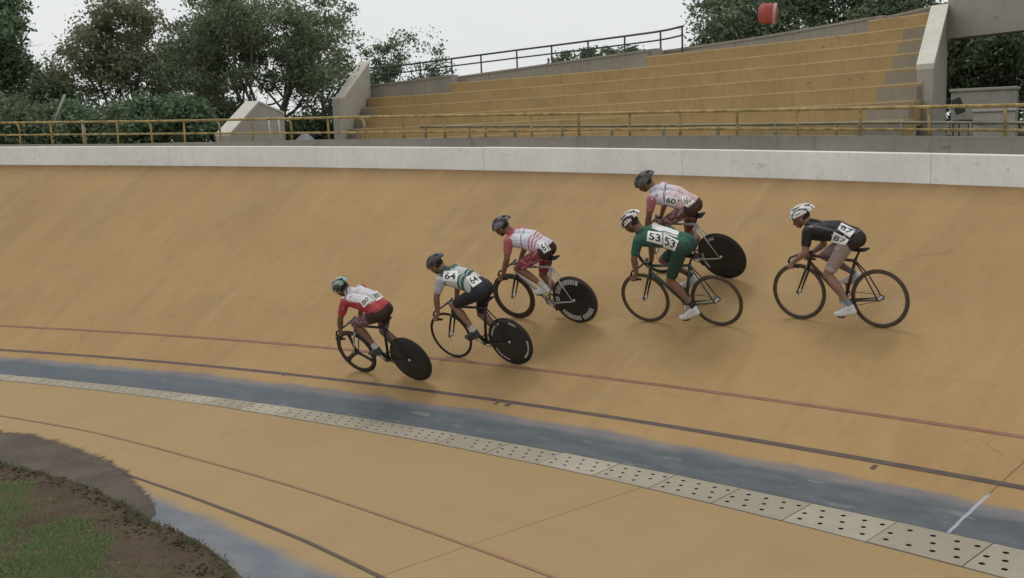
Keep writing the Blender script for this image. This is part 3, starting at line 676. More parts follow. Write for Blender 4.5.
for i, (px, Y, pyt, hw, mt, lab, kw) in enumerate(TR):
    b0 = W3(px, 200, Y); tp = W3(px, pyt, Y); hgt = tp[2]-G0
    tree('tree', b0[0], Y, G0, hgt, hw*Y/F*1.0, ML[mt], lab, seed=i*13, **kw)
# shrubs closing the view above the railing at the left
SH = [(-60, 26, 100, 55), (-10, 28, 92, 40), (35, 27, 104, 38), (78, 28, 98, 36), (118, 27, 106, 32), (150, 28, 100, 30), (182, 27, 96, 34), (215, 30, 98, 30), (246, 32, 104, 24), (300, 33, 118, 26), (326, 31, 116, 24), (985, 27, 82, 60), (1060, 27, 76, 60), (572, 36, 50, 10), (604, 37, 44, 16), (632, 36, 47, 12)]
for i, (px, Y, pyt, hw) in enumerate(SH):
    b0 = W3(px, 200, Y); tp = W3(px, pyt, Y); hgt = tp[2]-G0
    hi = 500 < px < 900
    lab = (('dark undergrowth shrub behind the yellow railing at the left' if px < 500 else 'dark undergrowth shrub low in the tunnel opening') if not hi else 'treetop just showing above the parapet between the railing posts')
    r = tree('shrub' if not hi else 'tree', b0[0], Y, G0, hgt, hw*Y/F*1.25, ML['dark' if i % 3 else 'fresh'], lab, nleaf=6500 if not hi else 2500, stems=3, spread=.8 if not hi else .3, base=.0 if not hi else .75, clump=.36 if not hi else .22, leaf=.07, seed=500+i, twigs=40, group=('undergrowth shrubs behind the railing' if px < 500 else 'undergrowth shrubs in the tunnel opening') if not hi else 'treetops above the parapet')
    if not hi: r['category'] = 'shrub'
# pale leaning pole in the bushes
m = MB(); m.tube([W3(56, 112, 25.5)-np.array([.1, 0, .3]), W3(65, 94.5, 25.5)], .028, 6); tag(m.build('leaning_pole', M_greyl, None, True), 'pale grey pole leaning in the dark shrubs at the left', 'pole')
# white tarpaulin seen under the trees
pt = W3(306, 131, 30); m = MB()
gx = np.linspace(-.30, .30, 11); V = [(pt[0]+x, pt[1]+yy, pt[2]-.5+(.42-1.8*abs(x)**1.5-.25*yy+.03*math.sin(9*x+5*yy))) for x in gx for yy in (-.25, 0, .25)]
V += [(pt[0]+x, pt[1]+yy, 3.16) for x in gx for yy in (-.25, .25)]
m.add(V, [(i*3+j, (i+1)*3+j, (i+1)*3+j+1, i*3+j+1) for i in range(10) for j in range(2)]+[(33+i*2, 33+(i+1)*2, (i+1)*3, i*3) for i in range(10)]+[(34+i*2, i*3+2, (i+1)*3+2, 34+(i+1)*2) for i in range(10)])
tag(m.build('covered_pile', simple('white_tarp', (.55, .56, .58), .6, .1), None, True), 'white covered pile glimpsed under the trees between the triangular wall and the stand', 'pile')
# red tank on a post behind the grandstand
rt_ = W3(768, 13.5, 25.5); tk = empty('red_tank', (rt_[0], rt_[1], G0)); tag(tk, 'small red drum with pale left rim on a post before the trees above the stand', 'drum')
m = MB(); rr = .215; prof = [(0, -.2), (.15, -.205), (.205, -.17), (.225, -.1), (.222, .1), (.205, .17), (.15, .2), (0, .205)]
m.lathe((0, 0, 0), prof, 28); o = m.build('drum', simple('red_plastic', (.36, .075, .065), .7, .2, 4), tk, True); o.location = (0, 0, rt_[2]-G0); o.rotation_euler = (R(6), R(8), R(72))
m = MB(); m.lathe((0, 0, 0), [(.2, -.19), (.235, -.185), (.24, -.13), (.224, -.12)], 28); o2 = m.build('rim', simple('pale_rim', (.48, .30, .28), .6), o, True)
m = MB(); m.tube([(0, .05, 0), (0, .05, rt_[2]-G0-.15)], .03, 8); m.build('post', M_darkrail, tk, True)
# ------------------------------------------------------------------ bicycles
M_carbon = simple('black_carbon', (.018, .018, .020), .38, .3, 12, 0, .5)
M_tyre = simple('dark_tyre', (.035, .026, .020), .8, .3, 20)
M_tyre_b = simple('brown_tyre', (.085, .055, .033), .75, .25, 20)
M_rim_b = simple('brown_grey_rim', (.075, .055, .040), .45, .25, 10)
M_steel = simple('steel', (.45, .45, .45), .35, .1, 10, .9)
M_silver = simple('silver_frame', (.42, .42, .43), .35, .12, 6, .3, .6)
M_green_f = simple('dark_green_frame', (.020, .050, .040), .35, .3, 5, 0, .6)
M_grip = simple('black_bar_tape', (.02, .02, .02), .8)
M_letter = simple('pale_lettering', (.42, .40, .38), .6, .15)
R0 = .337
FH = np.array([.975, 0, R0]); RH = np.array([0, 0, R0]); BBp = np.array([.41, 0, .285])
def wheel(parent, c, kind, tyre, rim):
    """kind: spoke, deep, disc, tri"""
    def bld(mb, name, mat, par, sm=True): return mb.build(name, mat, par, sm)
    m = MB(); depth = {'spoke': .020, 'mid': .032, 'deep': .062, 'disc': .3, 'tri': .050}[kind]
    if kind == 'disc':
        prof = [(.012, -.028), (.05, -.026), (.15, -.019), (.27, -.011), (.317, -.009), (.317, .009), (.27, .011), (.15, .019), (.05, .026), (.012, .028)]
        m.lathe((0, 0, 0), prof, 64)
    else:
        r1 = .318; r0 = r1-depth
        m.lathe((0, 0, 0), [(r0, 0), (r0+.006, -.008), (r0+depth*.5, -.0115), (r1, -.0095), (r1, .0095), (r0+depth*.5, .0115), (r0+.006, .008)], 64, close=True)
        if kind == 'tri':
            for a in (math.radians(85), math.radians(205), math.radians(325)):
                pts = []; 
                for t in np.linspace(.02, .285, 8): pts.append(t)
                V = []; 
                for t in pts:
                    w = .030+.10*max(0, (t-.20)/.085)**2*.35+.018*max(0, 1-t/.08); th = .011
                    d = np.array([math.cos(a), 0, math.sin(a)]); e = np.array([-math.sin(a), 0, math.cos(a)])
                    for q, y in ((-w, 0), (-w*.5, -th), (w*.5, -th), (w, 0), (w*.5, th), (-w*.5, th)): V.append(d*t+e*q+np.array([0, y, 0]))
                m.add(V, [(i*6+j, i*6+(j+1) % 6, (i+1)*6+(j+1) % 6, (i+1)*6+j) for i in range(7) for j in range(6)])
    wh = bld(m, 'wheel', rim, parent); wh.location = c
    m = MB(); n = 10; m.lathe((0, 0, 0), [(.3255+.0115*math.cos(2*math.pi*i/n), .0115*math.sin(2*math.pi*i/n)) for i in range(n)], 72, close=True)
    bld(m, 'tyre', tyre, wh)
    m = MB(); m.lathe((0, 0, 0), [(0, -.052), (.008, -.052), (.008, -.034), (.024, -.032), (.024, -.026), (.013, -.022), (.013, .022), (.024, .026), (.024, .032), (.008, .034), (.008, .052), (0, .052)], 16)
    bld(m, 'hub', M_steel if kind != 'tri' else M_carbon, wh)
    if kind in ('spoke', 'mid', 'deep'):
        m = MB(); rr = .318-depth; k = 28 if kind != 'deep' else 20
        for i in range(k):
            a = 2*math.pi*i/k; sgn = 1 if i % 2 else -1; b_ = a+(.45 if (i//2) % 2 else -.45)
            m.tube([(.022*math.cos(b_), sgn*.029, .022*math.sin(b_)), (rr*math.cos(a), 0, rr*math.sin(a))], .0011, 4, cap=False)
        bld(m, 'spokes', M_steel, wh, False)
    return wh
def ring_letters(wh, segs, r0, r1, mat, side=1):
    """block-lettering band on a disc wheel: arcs of short upright strokes"""
    for a0, a1 in segs:
        m = MB(); a = a0
        while a < a1:
            w = rng.uniform(4, 8.5); n = 4
            for kk in range(1):
                V = []
                for i in range(n+1):
                    t = R(a+w*i/n); 
                    for r in (r0, r1): 
                        y = .0125+.0005+.0075*(1-(r-.15)/.17)
                        V.append((r*math.cos(t), side*y, r*math.sin(t)))
                m.add(V, [(i*2, i*2+1, i*2+3, i*2+2) for i in range(n)])
            a += w+rng.uniform(1.2, 2.5)
        m.build('lettering', mat, wh)
def bicycle(mat, label, fm, fork_m, front, rear, tyre, rim, crank_deg, seat_z=.945, letters=None, mid=None):
    root = empty('racing_bicycle'); tag(root, label, 'bicycle', None)
    st = np.array([.27, 0, seat_z-.13]); hb = np.array([.838, 0, .675]); ht = np.array([.803, 0, .80])
    m = MB()
    m.tube([BBp, st], .019, 10); m.tube([st+(0, 0, -.02), ht+(0.0, 0, -.02)], [.017, .019], 10); m.tube([BBp, hb+(-.005, 0, .03)], [.024, .022], 10)
    m.tube([hb, ht], .021, 12); m.lathe(BBp, [(0, -.038), (.024, -.038), (.024, .038), (0, .038)], 14)
    for sg in (-1, 1):
        m.tube([BBp+(-.02, sg*.02, 0), (.25, sg*.045, .30), RH+(0, sg*.060, 0)], [.012, .011, .009], 8)
        m.tube([st+(0, sg*.012, -.03), (.15, sg*.042, .60), RH+(0, sg*.060, 0)], [.009, .009, .008], 8)
    m.build('frame', fm, root, True)
    m = MB(); cr = hb+(.010, 0, -.035)
    m.tube([hb, cr], .021, 10)
    for sg in (-1, 1): m.tube([cr+(0, sg*.012, .012), cr+(.006, sg*.048, -.02), (.905, sg*.050, .50), FH+(0, sg*.048, 0)], [.014, .015, .013, .008], 8)
    m.build('fork', fork_m, root, True)
    m = MB(); m.tube([st, st+(-.045, 0, .09)], .0135, 8); sp = m.build('seat_post', M_carbon, root, True)
    m = MB(); ss = st+(-.03, 0, .10); V = []; prof = [(-.11, .066, .012), (-.08, .072, .008), (-.02, .052, .0), (.05, .026, -.003), (.12, .018, -.006), (.155, .010, -.014)]
    for x, w, z in prof:
        for t in np.linspace(-1, 1, 9): V.append(ss+(x, w*t, z+.028-.018*abs(t)**2.5))
        for t in np.linspace(1, -1, 5): V.append(ss+(x, w*.85*t, z-.004))
    k = 14; m.add(V, [(i*k+j, i*k+(j+1) % k, (i+1)*k+(j+1) % k, (i+1)*k+j) for i in range(5) for j in range(k)]+[tuple(range(k-1, -1, -1)), tuple(5*k+j for j in range(k))])
    m.build('saddle', M_grip, root, True)
    m = MB(); sh = ht+(-.006, 0, .025); bc = np.array([.893, 0, .815]); m.tube([ht, sh, bc], [.016, .018, .016], 8); m.build('stem', M_carbon, root, True)
    m = MB(); tapes = []
    path = [bc, bc+(0, .06, 0), bc+(.01, .12, -.004), bc+(.035, .165, -.012), bc+(.075, .19, -.03), bc+(.093, .197, -.065), bc+(.082, .2, -.10), bc+(.045, .2, -.122), bc+(.0, .2, -.128), bc+(-.035, .2, -.128)]
    for sg in (-1, 1):
        pp = [p*np.array([1, sg, 1]) for p in path]; m.tube(pp[:7], .0125, 8); m2 = MB(); m2.tube(pp[5:], .0155, 8); tapes.append(m2)
    hbm = m.build('handlebar', M_carbon, root, True); [t_.build('bar_tape', M_grip, hbm, True) for t_ in tapes]
    ca = R(crank_deg); cd_ = np.array([math.cos(ca), 0, math.sin(ca)])*.165; peds = []
    m = MB(); y = -.045
    m.lathe(BBp+(0, y, 0), [(.075, -.002), (.095, -.0025), (.095, .0025), (.075, .002)], 40, close=True)
    for i in range(5):
        a = ca+2*math.pi*i/5; m.tube([BBp+(0, y, 0), BBp+(.085*math.cos(a), y, .085*math.sin(a))], .006, 5)
    m.build('chainring', M_steel, root, True)
    m = MB(); rg_ = .034
    for sg2 in (1, -1): m.tube([(RH[0], y, R0+sg2*rg_), (BBp[0], y, BBp[2]+sg2*.095)], .0045, 5)
    m.lathe(RH+(0, y, 0), [(.02, -.003), (rg_, -.003), (rg_, .003), (.02, .003)], 20, close=True); m.build('chain', M_carbon, root)
    for sg, dd in ((1, cd_), (-1, -cd_)):
        m = MB(); yy = sg*.062; p = BBp+dd+(0, yy, 0); m.tube([BBp+(0, yy*.8, 0), p], [.014, .011], 8); m.tube([p, p+(0, sg*.075, 0)], .006, 6)
        c = m.build('crank', M_steel if sg > 0 else M_carbon, root, True)
        m = MB(); m.box(p+(0, sg*.05, 0), .075, .055, .016); m.build('pedal', M_carbon, c)
        peds.append(p+np.array([0, sg*.048, 0]))
    wf = wheel(root, FH, front, tyre, rim); wr = wheel(root, RH, rear, tyre, M_carbon if rear == 'disc' else rim)
    if letters:
        for segs, a, b, mt in letters: ring_letters(wr, segs, a, b, mt, 1)
    return root, peds

# ------------------------------------------------------------------ riders
def sd_cone(P, a, b, ra, rb):
    a = np.array(a); b = np.array(b); ab = b-a; t = np.clip(((P-a)@ab)/(ab@ab+1e-12), 0, 1)
    return np.linalg.norm(P-a-t[:, None]*ab, axis=1)-(ra+(rb-ra)*t)
def cone_mesh(a, b, ra, rb, n=14, sq=None):
    """round cone as a mesh; sq = (y scale) keeps it simple"""
    a = np.array(a, float); b = np.array(b, float); ax = b-a; L = np.linalg.norm(ax); ax = ax/(L+1e-9)
    ref = np.array([0, 1., 0]) if abs(ax[1]) < .9 else np.array([1., 0, 0]); u = np.cross(ax, ref); u /= np.linalg.norm(u); w = np.cross(ax, u)
    V = [a-ax*ra]; rings = []
    for t in (-60, -30, 0): rings.append((a+ax*ra*math.sin(R(t)), ra*math.cos(R(t))))
    for t in (0, 30, 60): rings.append((b+ax*rb*math.sin(R(t)), rb*math.cos(R(t))))
    for c, r in rings:
        for j in range(n): an = 2*math.pi*j/n; V.append(c+(u*math.cos(an)+w*math.sin(an))*r)
    V.append(b+ax*rb); Fs = []
    for j in range(n): Fs.append((0, 1+(j+1) % n, 1+j))
    for i in range(len(rings)-1):
        for j in range(n): Fs.append((1+i*n+j, 1+i*n+(j+1) % n, 1+(i+1)*n+(j+1) % n, 1+(i+1)*n+j))
    e = len(V)-1; o = 1+(len(rings)-1)*n
    for j in range(n): Fs.append((o+j, o+(j+1) % n, e))
    return V, Fs
def ik(hip, ank, l1, l2, fwd=np.array([1., 0, .35])):
    d = ank-hip; L = min(np.linalg.norm(d), (l1+l2)*.985); dn = d/np.linalg.norm(d)
    a = (l1*l1-l2*l2+L*L)/(2*L); hgt = math.sqrt(max(l1*l1-a*a, 0)); f = fwd-dn*(fwd@dn); f /= np.linalg.norm(f)
    return hip+dn*a+f*hgt, hip+dn*L
SKIN = {}
def skin(c):
    k = tuple(c)
    if k not in SKIN: SKIN[k] = simple('skin_%d' % len(SKIN), c, .55, .12, 7)
    return SKIN[k]
def jersey_mat(name, fn):
    m, nt, b = new_mat(name); tc = N(nt, 'ShaderNodeTexCoord').outputs['Object']
    sx = N(nt, 'ShaderNodeSeparateXYZ'); nt.links.new(tc, sx.inputs[0])
    nz = noise(nt, tc, 9, 4)
    c = fn(nt, sx.outputs[0], sx.outputs[1], sx.outputs[2], nz, tc)
    c = mixc(nt, ramp(nt, nz, .3, .7, 0, .12), c, (.06, .05, .05))
    nt.links.new(c, b.inputs['Base Color']); b.inputs['Roughness'].default_value = .62; b.inputs['Specular IOR Level'].default_value = .3
    bump(nt, b, noise(nt, scaled(nt, tc, (1, 1, 1)), 11, 4, .6, 2.2), .95, .022)
    return m
def band(nt, v, a, b, e=.006):
    return mth(nt, 'MULTIPLY', ramp(nt, v, a-e, a+e), ramp(nt, v, b+e, b-e))
def lin(nt, x, z, cx, cz, c0=0.):
    return mth(nt, 'ADD', mth(nt, 'ADD', mth(nt, 'MULTIPLY', x, cx), mth(nt, 'MULTIPLY', z, cz)), c0)
def J_red(nt, x, y, z, nz, tc):   # white back, red shoulders, sides and hem
    ay = mth(nt, 'ABSOLUTE', y)
    c = mixc(nt, 0., (.70, .66, .70), (.7, .66, .7))
    side = ramp(nt, lin(nt, z, ay, 1., -.75, 0), 1.175, 1.14); c = mixc(nt, side, c, (.42, .045, .055))
    c = mixc(nt, band(nt, lin(nt, x, ay, 1, .5), .66, .685), c, (.12, .12, .22))
    c = mixc(nt, ramp(nt, x, .27, .24), c, (.45, .06, .06))
    c = mixc(nt, ramp(nt, noise(nt, tc, 16, 3), .62, .68, 0, .7), c, (.45, .08, .12)); return c
def J_green_white(nt, x, y, z, nz, tc):
    c = mixc(nt, ramp(nt, x, .66, .64), (.05, .09, .085), (.55, .57, .55))
    c = mixc(nt, band(nt, x, .38, .47), c, (.055, .11, .095)); c = mixc(nt, band(nt, x, .42, .435), c, (.40, .52, .44))
    c = mixc(nt, ramp(nt, x, .30, .28), c, (.028, .028, .036)); return c
def J_pink(nt, x, y, z, nz, tc):
    c = mixc(nt, ramp(nt, x, .70, .66), (.50, .10, .12), (.68, .66, .74))
    for a in (.335, .375, .415): c = mixc(nt, band(nt, x, a, a+.016), c, (.48, .10, .14))
    c = mixc(nt, band(nt, lin(nt, x, y, 1, .35), .575, .59), c, (.14, .15, .28))
    c = mixc(nt, ramp(nt, z, 1.07, 1.05), c, (.40, .06, .08)); return c
def J_pale(nt, x, y, z, nz, tc):
    c = mixc(nt, ramp(nt, x, .30, .6), (.70, .52, .50), (.70, .64, .72))
    c = mixc(nt, band(nt, lin(nt, x, y, 1, .4), .58, .605), c, (.16, .18, .28))
    c = mixc(nt, ramp(nt, noise(nt, tc, 18, 3), .58, .64, 0, .8), c, (.42, .07, .13))
    c = mixc(nt, ramp(nt, z, 1.13, 1.09), c, (.42, .06, .08)); return c
def J_green(nt, x, y, z, nz, tc):
    c = mixc(nt, nz, (.020, .092, .064), (.034, .125, .088)); c = mixc(nt, band(nt, x, .66, .69), c, (.05, .09, .07))
    return c
def J_black(nt, x, y, z, nz, tc):
    c = mixc(nt, nz, (.011, .010, .011), (.022, .018, .018)); c = mixc(nt, band(nt, lin(nt, z, x, 1., -.15), .985+.06, .985+.085), c, (.09, .085, .10))
    c = mixc(nt, ramp(nt, noise(nt, tc, 11, 2), .66, .70, 0, .8), c, (.35, .33, .34)); return c
def S_fn(base, patch=None, th=.55, rear=None, rx=.24):
    def f(nt, x, y, z, nz, tc):
        c = mixc(nt, nz, tuple(q*.8 for q in base), tuple(q*1.2 for q in base))
        if patch: c = mixc(nt, ramp(nt, noise(nt, tc, 6, 3, .5, 1.), th, th+.05, 0, .9), c, patch)
        if rear: c = mixc(nt, ramp(nt, lin(nt, x, z, 1., -.25), rx-.25+.012, rx-.25-.012), c, rear)
        return c
    return f
def helmet_obj(parent, Mh, cfg):
    """ribbed racing helmet: half ellipsoid drawn out to the rear, vent slots cut between the ribs"""
    m = MB(); nu, nv = 30, 44; V = []; Fs = []; mi = []
    for i in range(nu+1):
        ph = math.pi*.5*(1-i/nu)*1.12-.12*0
        for j in range(nv):
            th = 2*math.pi*j/nv; cx, cy, cz = math.cos(ph)*math.cos(th), math.cos(ph)*math.sin(th), math.sin(ph)
            rx = .125 if cx > 0 else .155; x = rx*cx; y = .092*cy; z = .098*cz
            lat = math.degrees(math.atan2(cy, abs(cz)+.0)) ; f = math.cos(R(lat*6.2))
            vent = cz > .22 and f < -.25 and abs(cx) < .86 and (math.sin(cx*6.5+1.1) > -.35)
            k = .90 if vent else 1.0
            V.append((x*k*1.10-.022, y*k*1.10, z*k*1.12+.012)); 
    for i in range(nu):
        for j in range(nv):
            a, b_, c, d = i*nv+j, i*nv+(j+1) % nv, (i+1)*nv+(j+1) % nv, (i+1)*nv+j
            Fs.append((a, b_, c, d))
    def isv(p):
        return (p[0]/.155)**2+(p[1]/.092)**2
    m.add(V, Fs); V = np.array(V)
    for q, f in enumerate(Fs):
        c = (V[list(f)].mean(0)-np.array([-.022, 0, .012]))/np.array([1.10, 1.10, 1.12]); rx = .125 if c[0] > 0 else .155
        e = (c[0]/rx)**2+(c[1]/.092)**2+(c[2]/.098)**2
        side = abs(c[1]) > cfg.get('side', 9)
        m.m[q] = 1 if e < .90 else (2 if side or (cfg.get('stripe') and abs((c[1]/.092)) % cfg.get('per', .5) > cfg.get('cut', .30)) else 0)
    o = m.build('helmet', [cfg['mat'], M_vent, cfg.get('mat2', cfg['mat'])], parent, True); o.matrix_local = Mh
    sol = o.modifiers.new('s', 'SOLIDIFY'); sol.thickness = .012; sol.offset = 0
    return o
M_vent = simple('helmet_vents', (.012, .012, .014), .7)
M_hair = simple('dark_hair', (.015, .011, .008), .7)
M_eye = simple('dark_eyes', (.02, .015, .012), .3)
M_bib = simple('white_bib_fabric', (.74, .73, .71), .7, .06, 12)
M_ink = simple('black_bib_print', (.015, .015, .018), .6)
def remesh(V, Fs, vox, sm):
    me = bpy.data.meshes.new('tmp'); me.from_pydata([tuple(v) for v in V], [], Fs); me.update()
    ob = bpy.data.objects.new('tmp', me); col.objects.link(ob)
    r = ob.modifiers.new('r', 'REMESH'); r.mode = 'VOXEL'; r.voxel_size = vox
    if sm: s = ob.modifiers.new('s', 'SMOOTH'); s.factor = .6; s.iterations = sm
    dg = bpy.context.evaluated_depsgraph_get(); ev = ob.evaluated_get(dg); m2 = ev.to_mesh()
    n = len(m2.vertices); co = np.empty(n*3, np.float32); m2.vertices.foreach_get('co', co); nn = np.empty(n*3, np.float32); m2.vertices.foreach_get('normal', nn)
    fl = np.array([list(p.vertices) for p in m2.polygons if len(p.vertices) == 4], np.int32)
    ev.to_mesh_clear(); bpy.data.objects.remove(ob); bpy.data.meshes.remove(me)
    return co.reshape(-1, 3).astype(float), nn.reshape(-1, 3).astype(float), fl
def rider(cfg, peds, label):
    hx, hz = cfg['hip']; shx, shz = cfg['sh']; hdx, hdz = cfg['head']; ex, ez = cfg['el']; gx, gz = .948, .700
    prims = []  # (region, a, b, ra, rb)
    A = lambda reg, a, b, ra, rb: prims.append((reg, np.array(a, float), np.array(b, float), ra, rb))
    hip = np.array([hx, 0, hz]); shc = np.array([shx, 0, shz])
    mid = (hip+shc)/2+np.array([-.035, 0, .055]); low = hip*.75+shc*.25+np.array([-.03, 0, .035])
    for sg in (-1, 1):
        A('shorts', hip+(-.025, sg*.058, -.01), hip+(.01, sg*.070, .0), .101, .103)
        A('hem', hip+(.0, sg*.055, .02), low+(.02, sg*.055, -.01), .100, .093)
        A('jersey', low+(.02, sg*.055, -.01), mid+(.01, sg*.068, -.025), .093, .098)
        A('jersey', mid+(.01, sg*.068, -.025), shc+(-.03, sg*.085, -.035), .098, .086)
        A('jersey', shc+(-.03, sg*.06, -.03), shc+(.0, sg*.15, -.015), .075, .060)
    A('jersey', mid+(.02, 0, -.06), shc+(-.02, 0, -.07), .085, .085)
    head = np.array([hdx, 0, hdz])
    A('jersey', shc+(-.02, 0, .01), shc+(.045, 0, .03), .074, .064)
    yaw, pit = R(cfg.get('yaw', 12)), R(cfg.get('pitch', 28))
    fwdh = np.array([math.cos(yaw)*math.cos(pit), math.sin(yaw)*math.cos(pit), -math.sin(pit)])
    lefth = np.array([-math.sin(yaw), math.cos(yaw), 0.]); uph = np.cross(fwdh, lefth)
    hp = lambda x, y, z: head+fwdh*x+lefth*y+uph*z
    A('skin', shc+(.02, 0, .015), hp(-.035, 0, -.05), .060, .060)
    A('skin', hp(-.025, 0, .0), hp(.015, 0, .0), .083, .078)      # skull
    A('skin', hp(.02, 0, -.035), hp(.052, 0, -.088), .060, .036)   # face to chin
    A('skin', hp(.045, .024, -.062), hp(.045, -.024, -.062), .036, .036)
    A('skin', hp(.088, 0, -.022), hp(.102, 0, -.050), .009, .015)  # nose
    A('skin', hp(.082, .0, -.083), hp(.084, 0, -.083), .017, .017)  # lips
    for sg in (-1, 1): A('skin', hp(-.012, sg*.082, -.022), hp(-.018, sg*.084, -.052), .013, .010)  # ears
    A('skin', hp(.075, .03, -.008), hp(.075, -.03, -.008), .013, .013)  # brow
    wristL = None
    for sg in (1, -1):
        exx, ezz = ex, ez
        if sg < 0: exx += cfg.get('rel', (.0, .0))[0]; ezz += cfg.get('rel', (.0, .0))[1]
        sh = shc+(.0, sg*.165, -.02); el = np.array([exx, sg*.235, ezz]); gr = np.array([gx, sg*.2, gz])
        wr = gr+(-.045, sg*.004, .055)
        sl = sh+(el-sh)*cfg.get('sleeve', .62)
        A('sleeve', sh, sl, .060, .049); A('skin', sl, el, .045, .039)
        A('skin', el, el+(wr-el)*.35, .040, .041); A('skin', el+(wr-el)*.35, wr, .041, .026)
        # hand on the drop: palm, four fingers closed round the bar, thumb inside
        kn = gr+(.022, sg*.0, .030)
        A('glove', wr, gr+(-.008, 0, .030), .025, .026); A('glove', wr+(.006, sg*.014, 0), gr+(.0, sg*.020, .022), .018, .019); A('glove', wr+(.006, -sg*.014, 0), kn+(-.02, -sg*.02, .0), .018, .018)
        for q, (dx, ln) in enumerate(((.034, .98), (.013, 1.08), (-.009, 1.0), (-.030, .85))):
            k0 = gr+(dx-.004, sg*.024, .018); k1 = gr+(dx+.002, sg*.034*ln, -.010); k2 = gr+(dx, sg*.014, -.032*ln); k3 = gr+(dx-.004, -sg*.014*ln, -.026)
            rf = (.0095, .0100, .0095, .0085)[q]
            A('glove', k0, k1, rf+.001, rf); A('skin', k1, k2, rf, rf-.0005); A('skin', k2, k3, rf-.0005, rf-.0015)
        t0 = wr+(.012, -sg*.020, -.004); t1 = gr+(.012, -sg*.032, .012); t2 = gr+(.034, -sg*.022, -.012)
        A('glove', t0, t1, .014, .0115); A('skin', t1, t2, .011, .0095)
    feet = []
    for sg, pd in ((1, peds[0]), (-1, peds[1])):
        hj = hip+(.015, sg*.085, -.015); low_ = pd[2] < BBp[2]
        ank = pd+(-.115, -sg*.0, .125) if low_ else pd+(-.105, 0, .115)
        ank = ank+np.array(cfg.get('ank', (0, 0, 0)))
        kn, ank = ik(hj, ank, .455, .445)
        kn = kn+(0, sg*.012, 0)
        cut = hj+(kn-hj)*.80
        A('shorts', hj, cut, .093, .066); A('skin', cut, kn, .062, .054)
        d = kn-hj; cf = kn+(ank-kn)*.32+np.array([-.016, 0, -.004])
        A('skin', kn, cf, .050, .054); A('skin', cf, kn+(ank-kn)*.80, .054, .032); A('sock', kn+(ank-kn)*(1-cfg.get('sock', .2)), ank, .034, .031)
        ball = pd+(.008, 0, .034); toe = pd+(.066, 0, .026); heel = ank+(-.038, 0, -.058)
        A('shoe', ank, heel+(.02, 0, .012), .034, .032); A('shoe', heel+(.01, 0, .004), ball, .032, .036); A('shoe', ball, toe, .037, .024); A('shoe', ank+(.01, 0, -.01), ball, .036, .034)
    V = []; Fs = []
    for reg, a, b_, ra, rb in prims:
        v, f = cone_mesh(a, b_, ra, rb); o = len(V); V += v; Fs += [tuple(i+o for i in q) for q in f]
    co, nn, fl = remesh(V, Fs, .0068, 5)
    cen = co[fl].mean(1)
    regs = ['skin', 'jersey', 'sleeve', 'shorts', 'hem', 'sock', 'shoe', 'glove']
    best = np.full(len(cen), 9e9); lab = np.zeros(len(cen), int)
    for reg, a, b_, ra, rb in prims:
        dd = sd_cone(cen, a, b_, ra, rb); mk = dd < best-1e-5; best[mk] = dd[mk]; lab[mk] = regs.index(reg)
    # clothing zones
    if cfg.get('suit'): pass
    body = fast_mesh('person', co, fl, skin(cfg['skin']), None, True); tag(body, label, 'person', None)
    def cloth(name, which, mat, infl):
        mk = np.isin(lab, [regs.index(w) for w in which]); f = fl[mk]
        if not len(f): return None
        u, inv = np.unique(f, return_inverse=True); 
        ob = fast_mesh(name, co[u]+nn[u]*infl, inv.reshape(-1, 4), mat, body, True)
        s = ob.modifiers.new('t', 'SOLIDIFY'); s.thickness = infl*.9; s.offset = -1
        return ob
    jr = cloth('jersey', ['jersey', 'hem', 'sleeve'] if not cfg.get('sleeve_mat') else ['jersey', 'hem'], cfg['jersey'], .006)
    cloth('shorts', ['shorts'], cfg['shorts'], .0055)
    for sg, nm in ((1, 'shoe'), (-1, 'shoe')):
        if cfg.get('sleeve_mat'):
            mk = (lab == regs.index('sleeve')) & (cen[:, 1]*sg > 0); f = fl[mk]; u, inv = np.unique(f, return_inverse=True)
            ob = fast_mesh('sleeve', co[u]+nn[u]*.006, inv.reshape(-1, 4), cfg['sleeve_mat'], body, True); s_ = ob.modifiers.new('t', 'SOLIDIFY'); s_.thickness = .0054; s_.offset = -1
        mk = (lab == regs.index('shoe')) & (cen[:, 1]*sg > 0); f = fl[mk]; u, inv = np.unique(f, return_inverse=True)
        ob = fast_mesh('shoe', co[u]+nn[u]*.005, inv.reshape(-1, 4), cfg['shoe'], body, True); ob.modifiers.new('t', 'SOLIDIFY').thickness = .005
        mk = (lab == regs.index('sock')) & (cen[:, 1]*sg > 0); f = fl[mk]; u, inv = np.unique(f, return_inverse=True)
        if len(f): ob = fast_mesh('sock', co[u]+nn[u]*.003, inv.reshape(-1, 4), cfg['sockm'], body, True); ob.modifiers.new('t', 'SOLIDIFY').thickness = .003
        if cfg.get('glove'):
            mk = (lab == regs.index('glove')) & (cen[:, 1]*sg > 0); f = fl[mk]; u, inv = np.unique(f, return_inverse=True)
            ob = fast_mesh('glove', co[u]+nn[u]*.0025, inv.reshape(-1, 4), cfg['glove'], body, True); ob.modifiers.new('t', 'SOLIDIFY').thickness = .0025
    # head gear, hair and eyes
    Mh = Matrix(((fwdh[0], lefth[0], uph[0], head[0]), (fwdh[1], lefth[1], uph[1], head[1]), (fwdh[2], lefth[2], uph[2], head[2]), (0, 0, 0, 1)))
    helmet_obj(body, Mh, cfg['helmet'])
    m = MB(); 
    for (a, b_, ra, rb) in (((-.045, .02, -.02), (-.055, .015, -.065), .058, .040), ((-.045, -.02, -.02), (-.055, -.015, -.065), .058, .040), ((-.03, 0, .01), (-.05, 0, .0), .082, .07)):
        v, f = cone_mesh(a, b_, ra, rb, 12); m.add(v, f)
    h = m.build('hair', M_hair, body, True); h.matrix_local = Mh
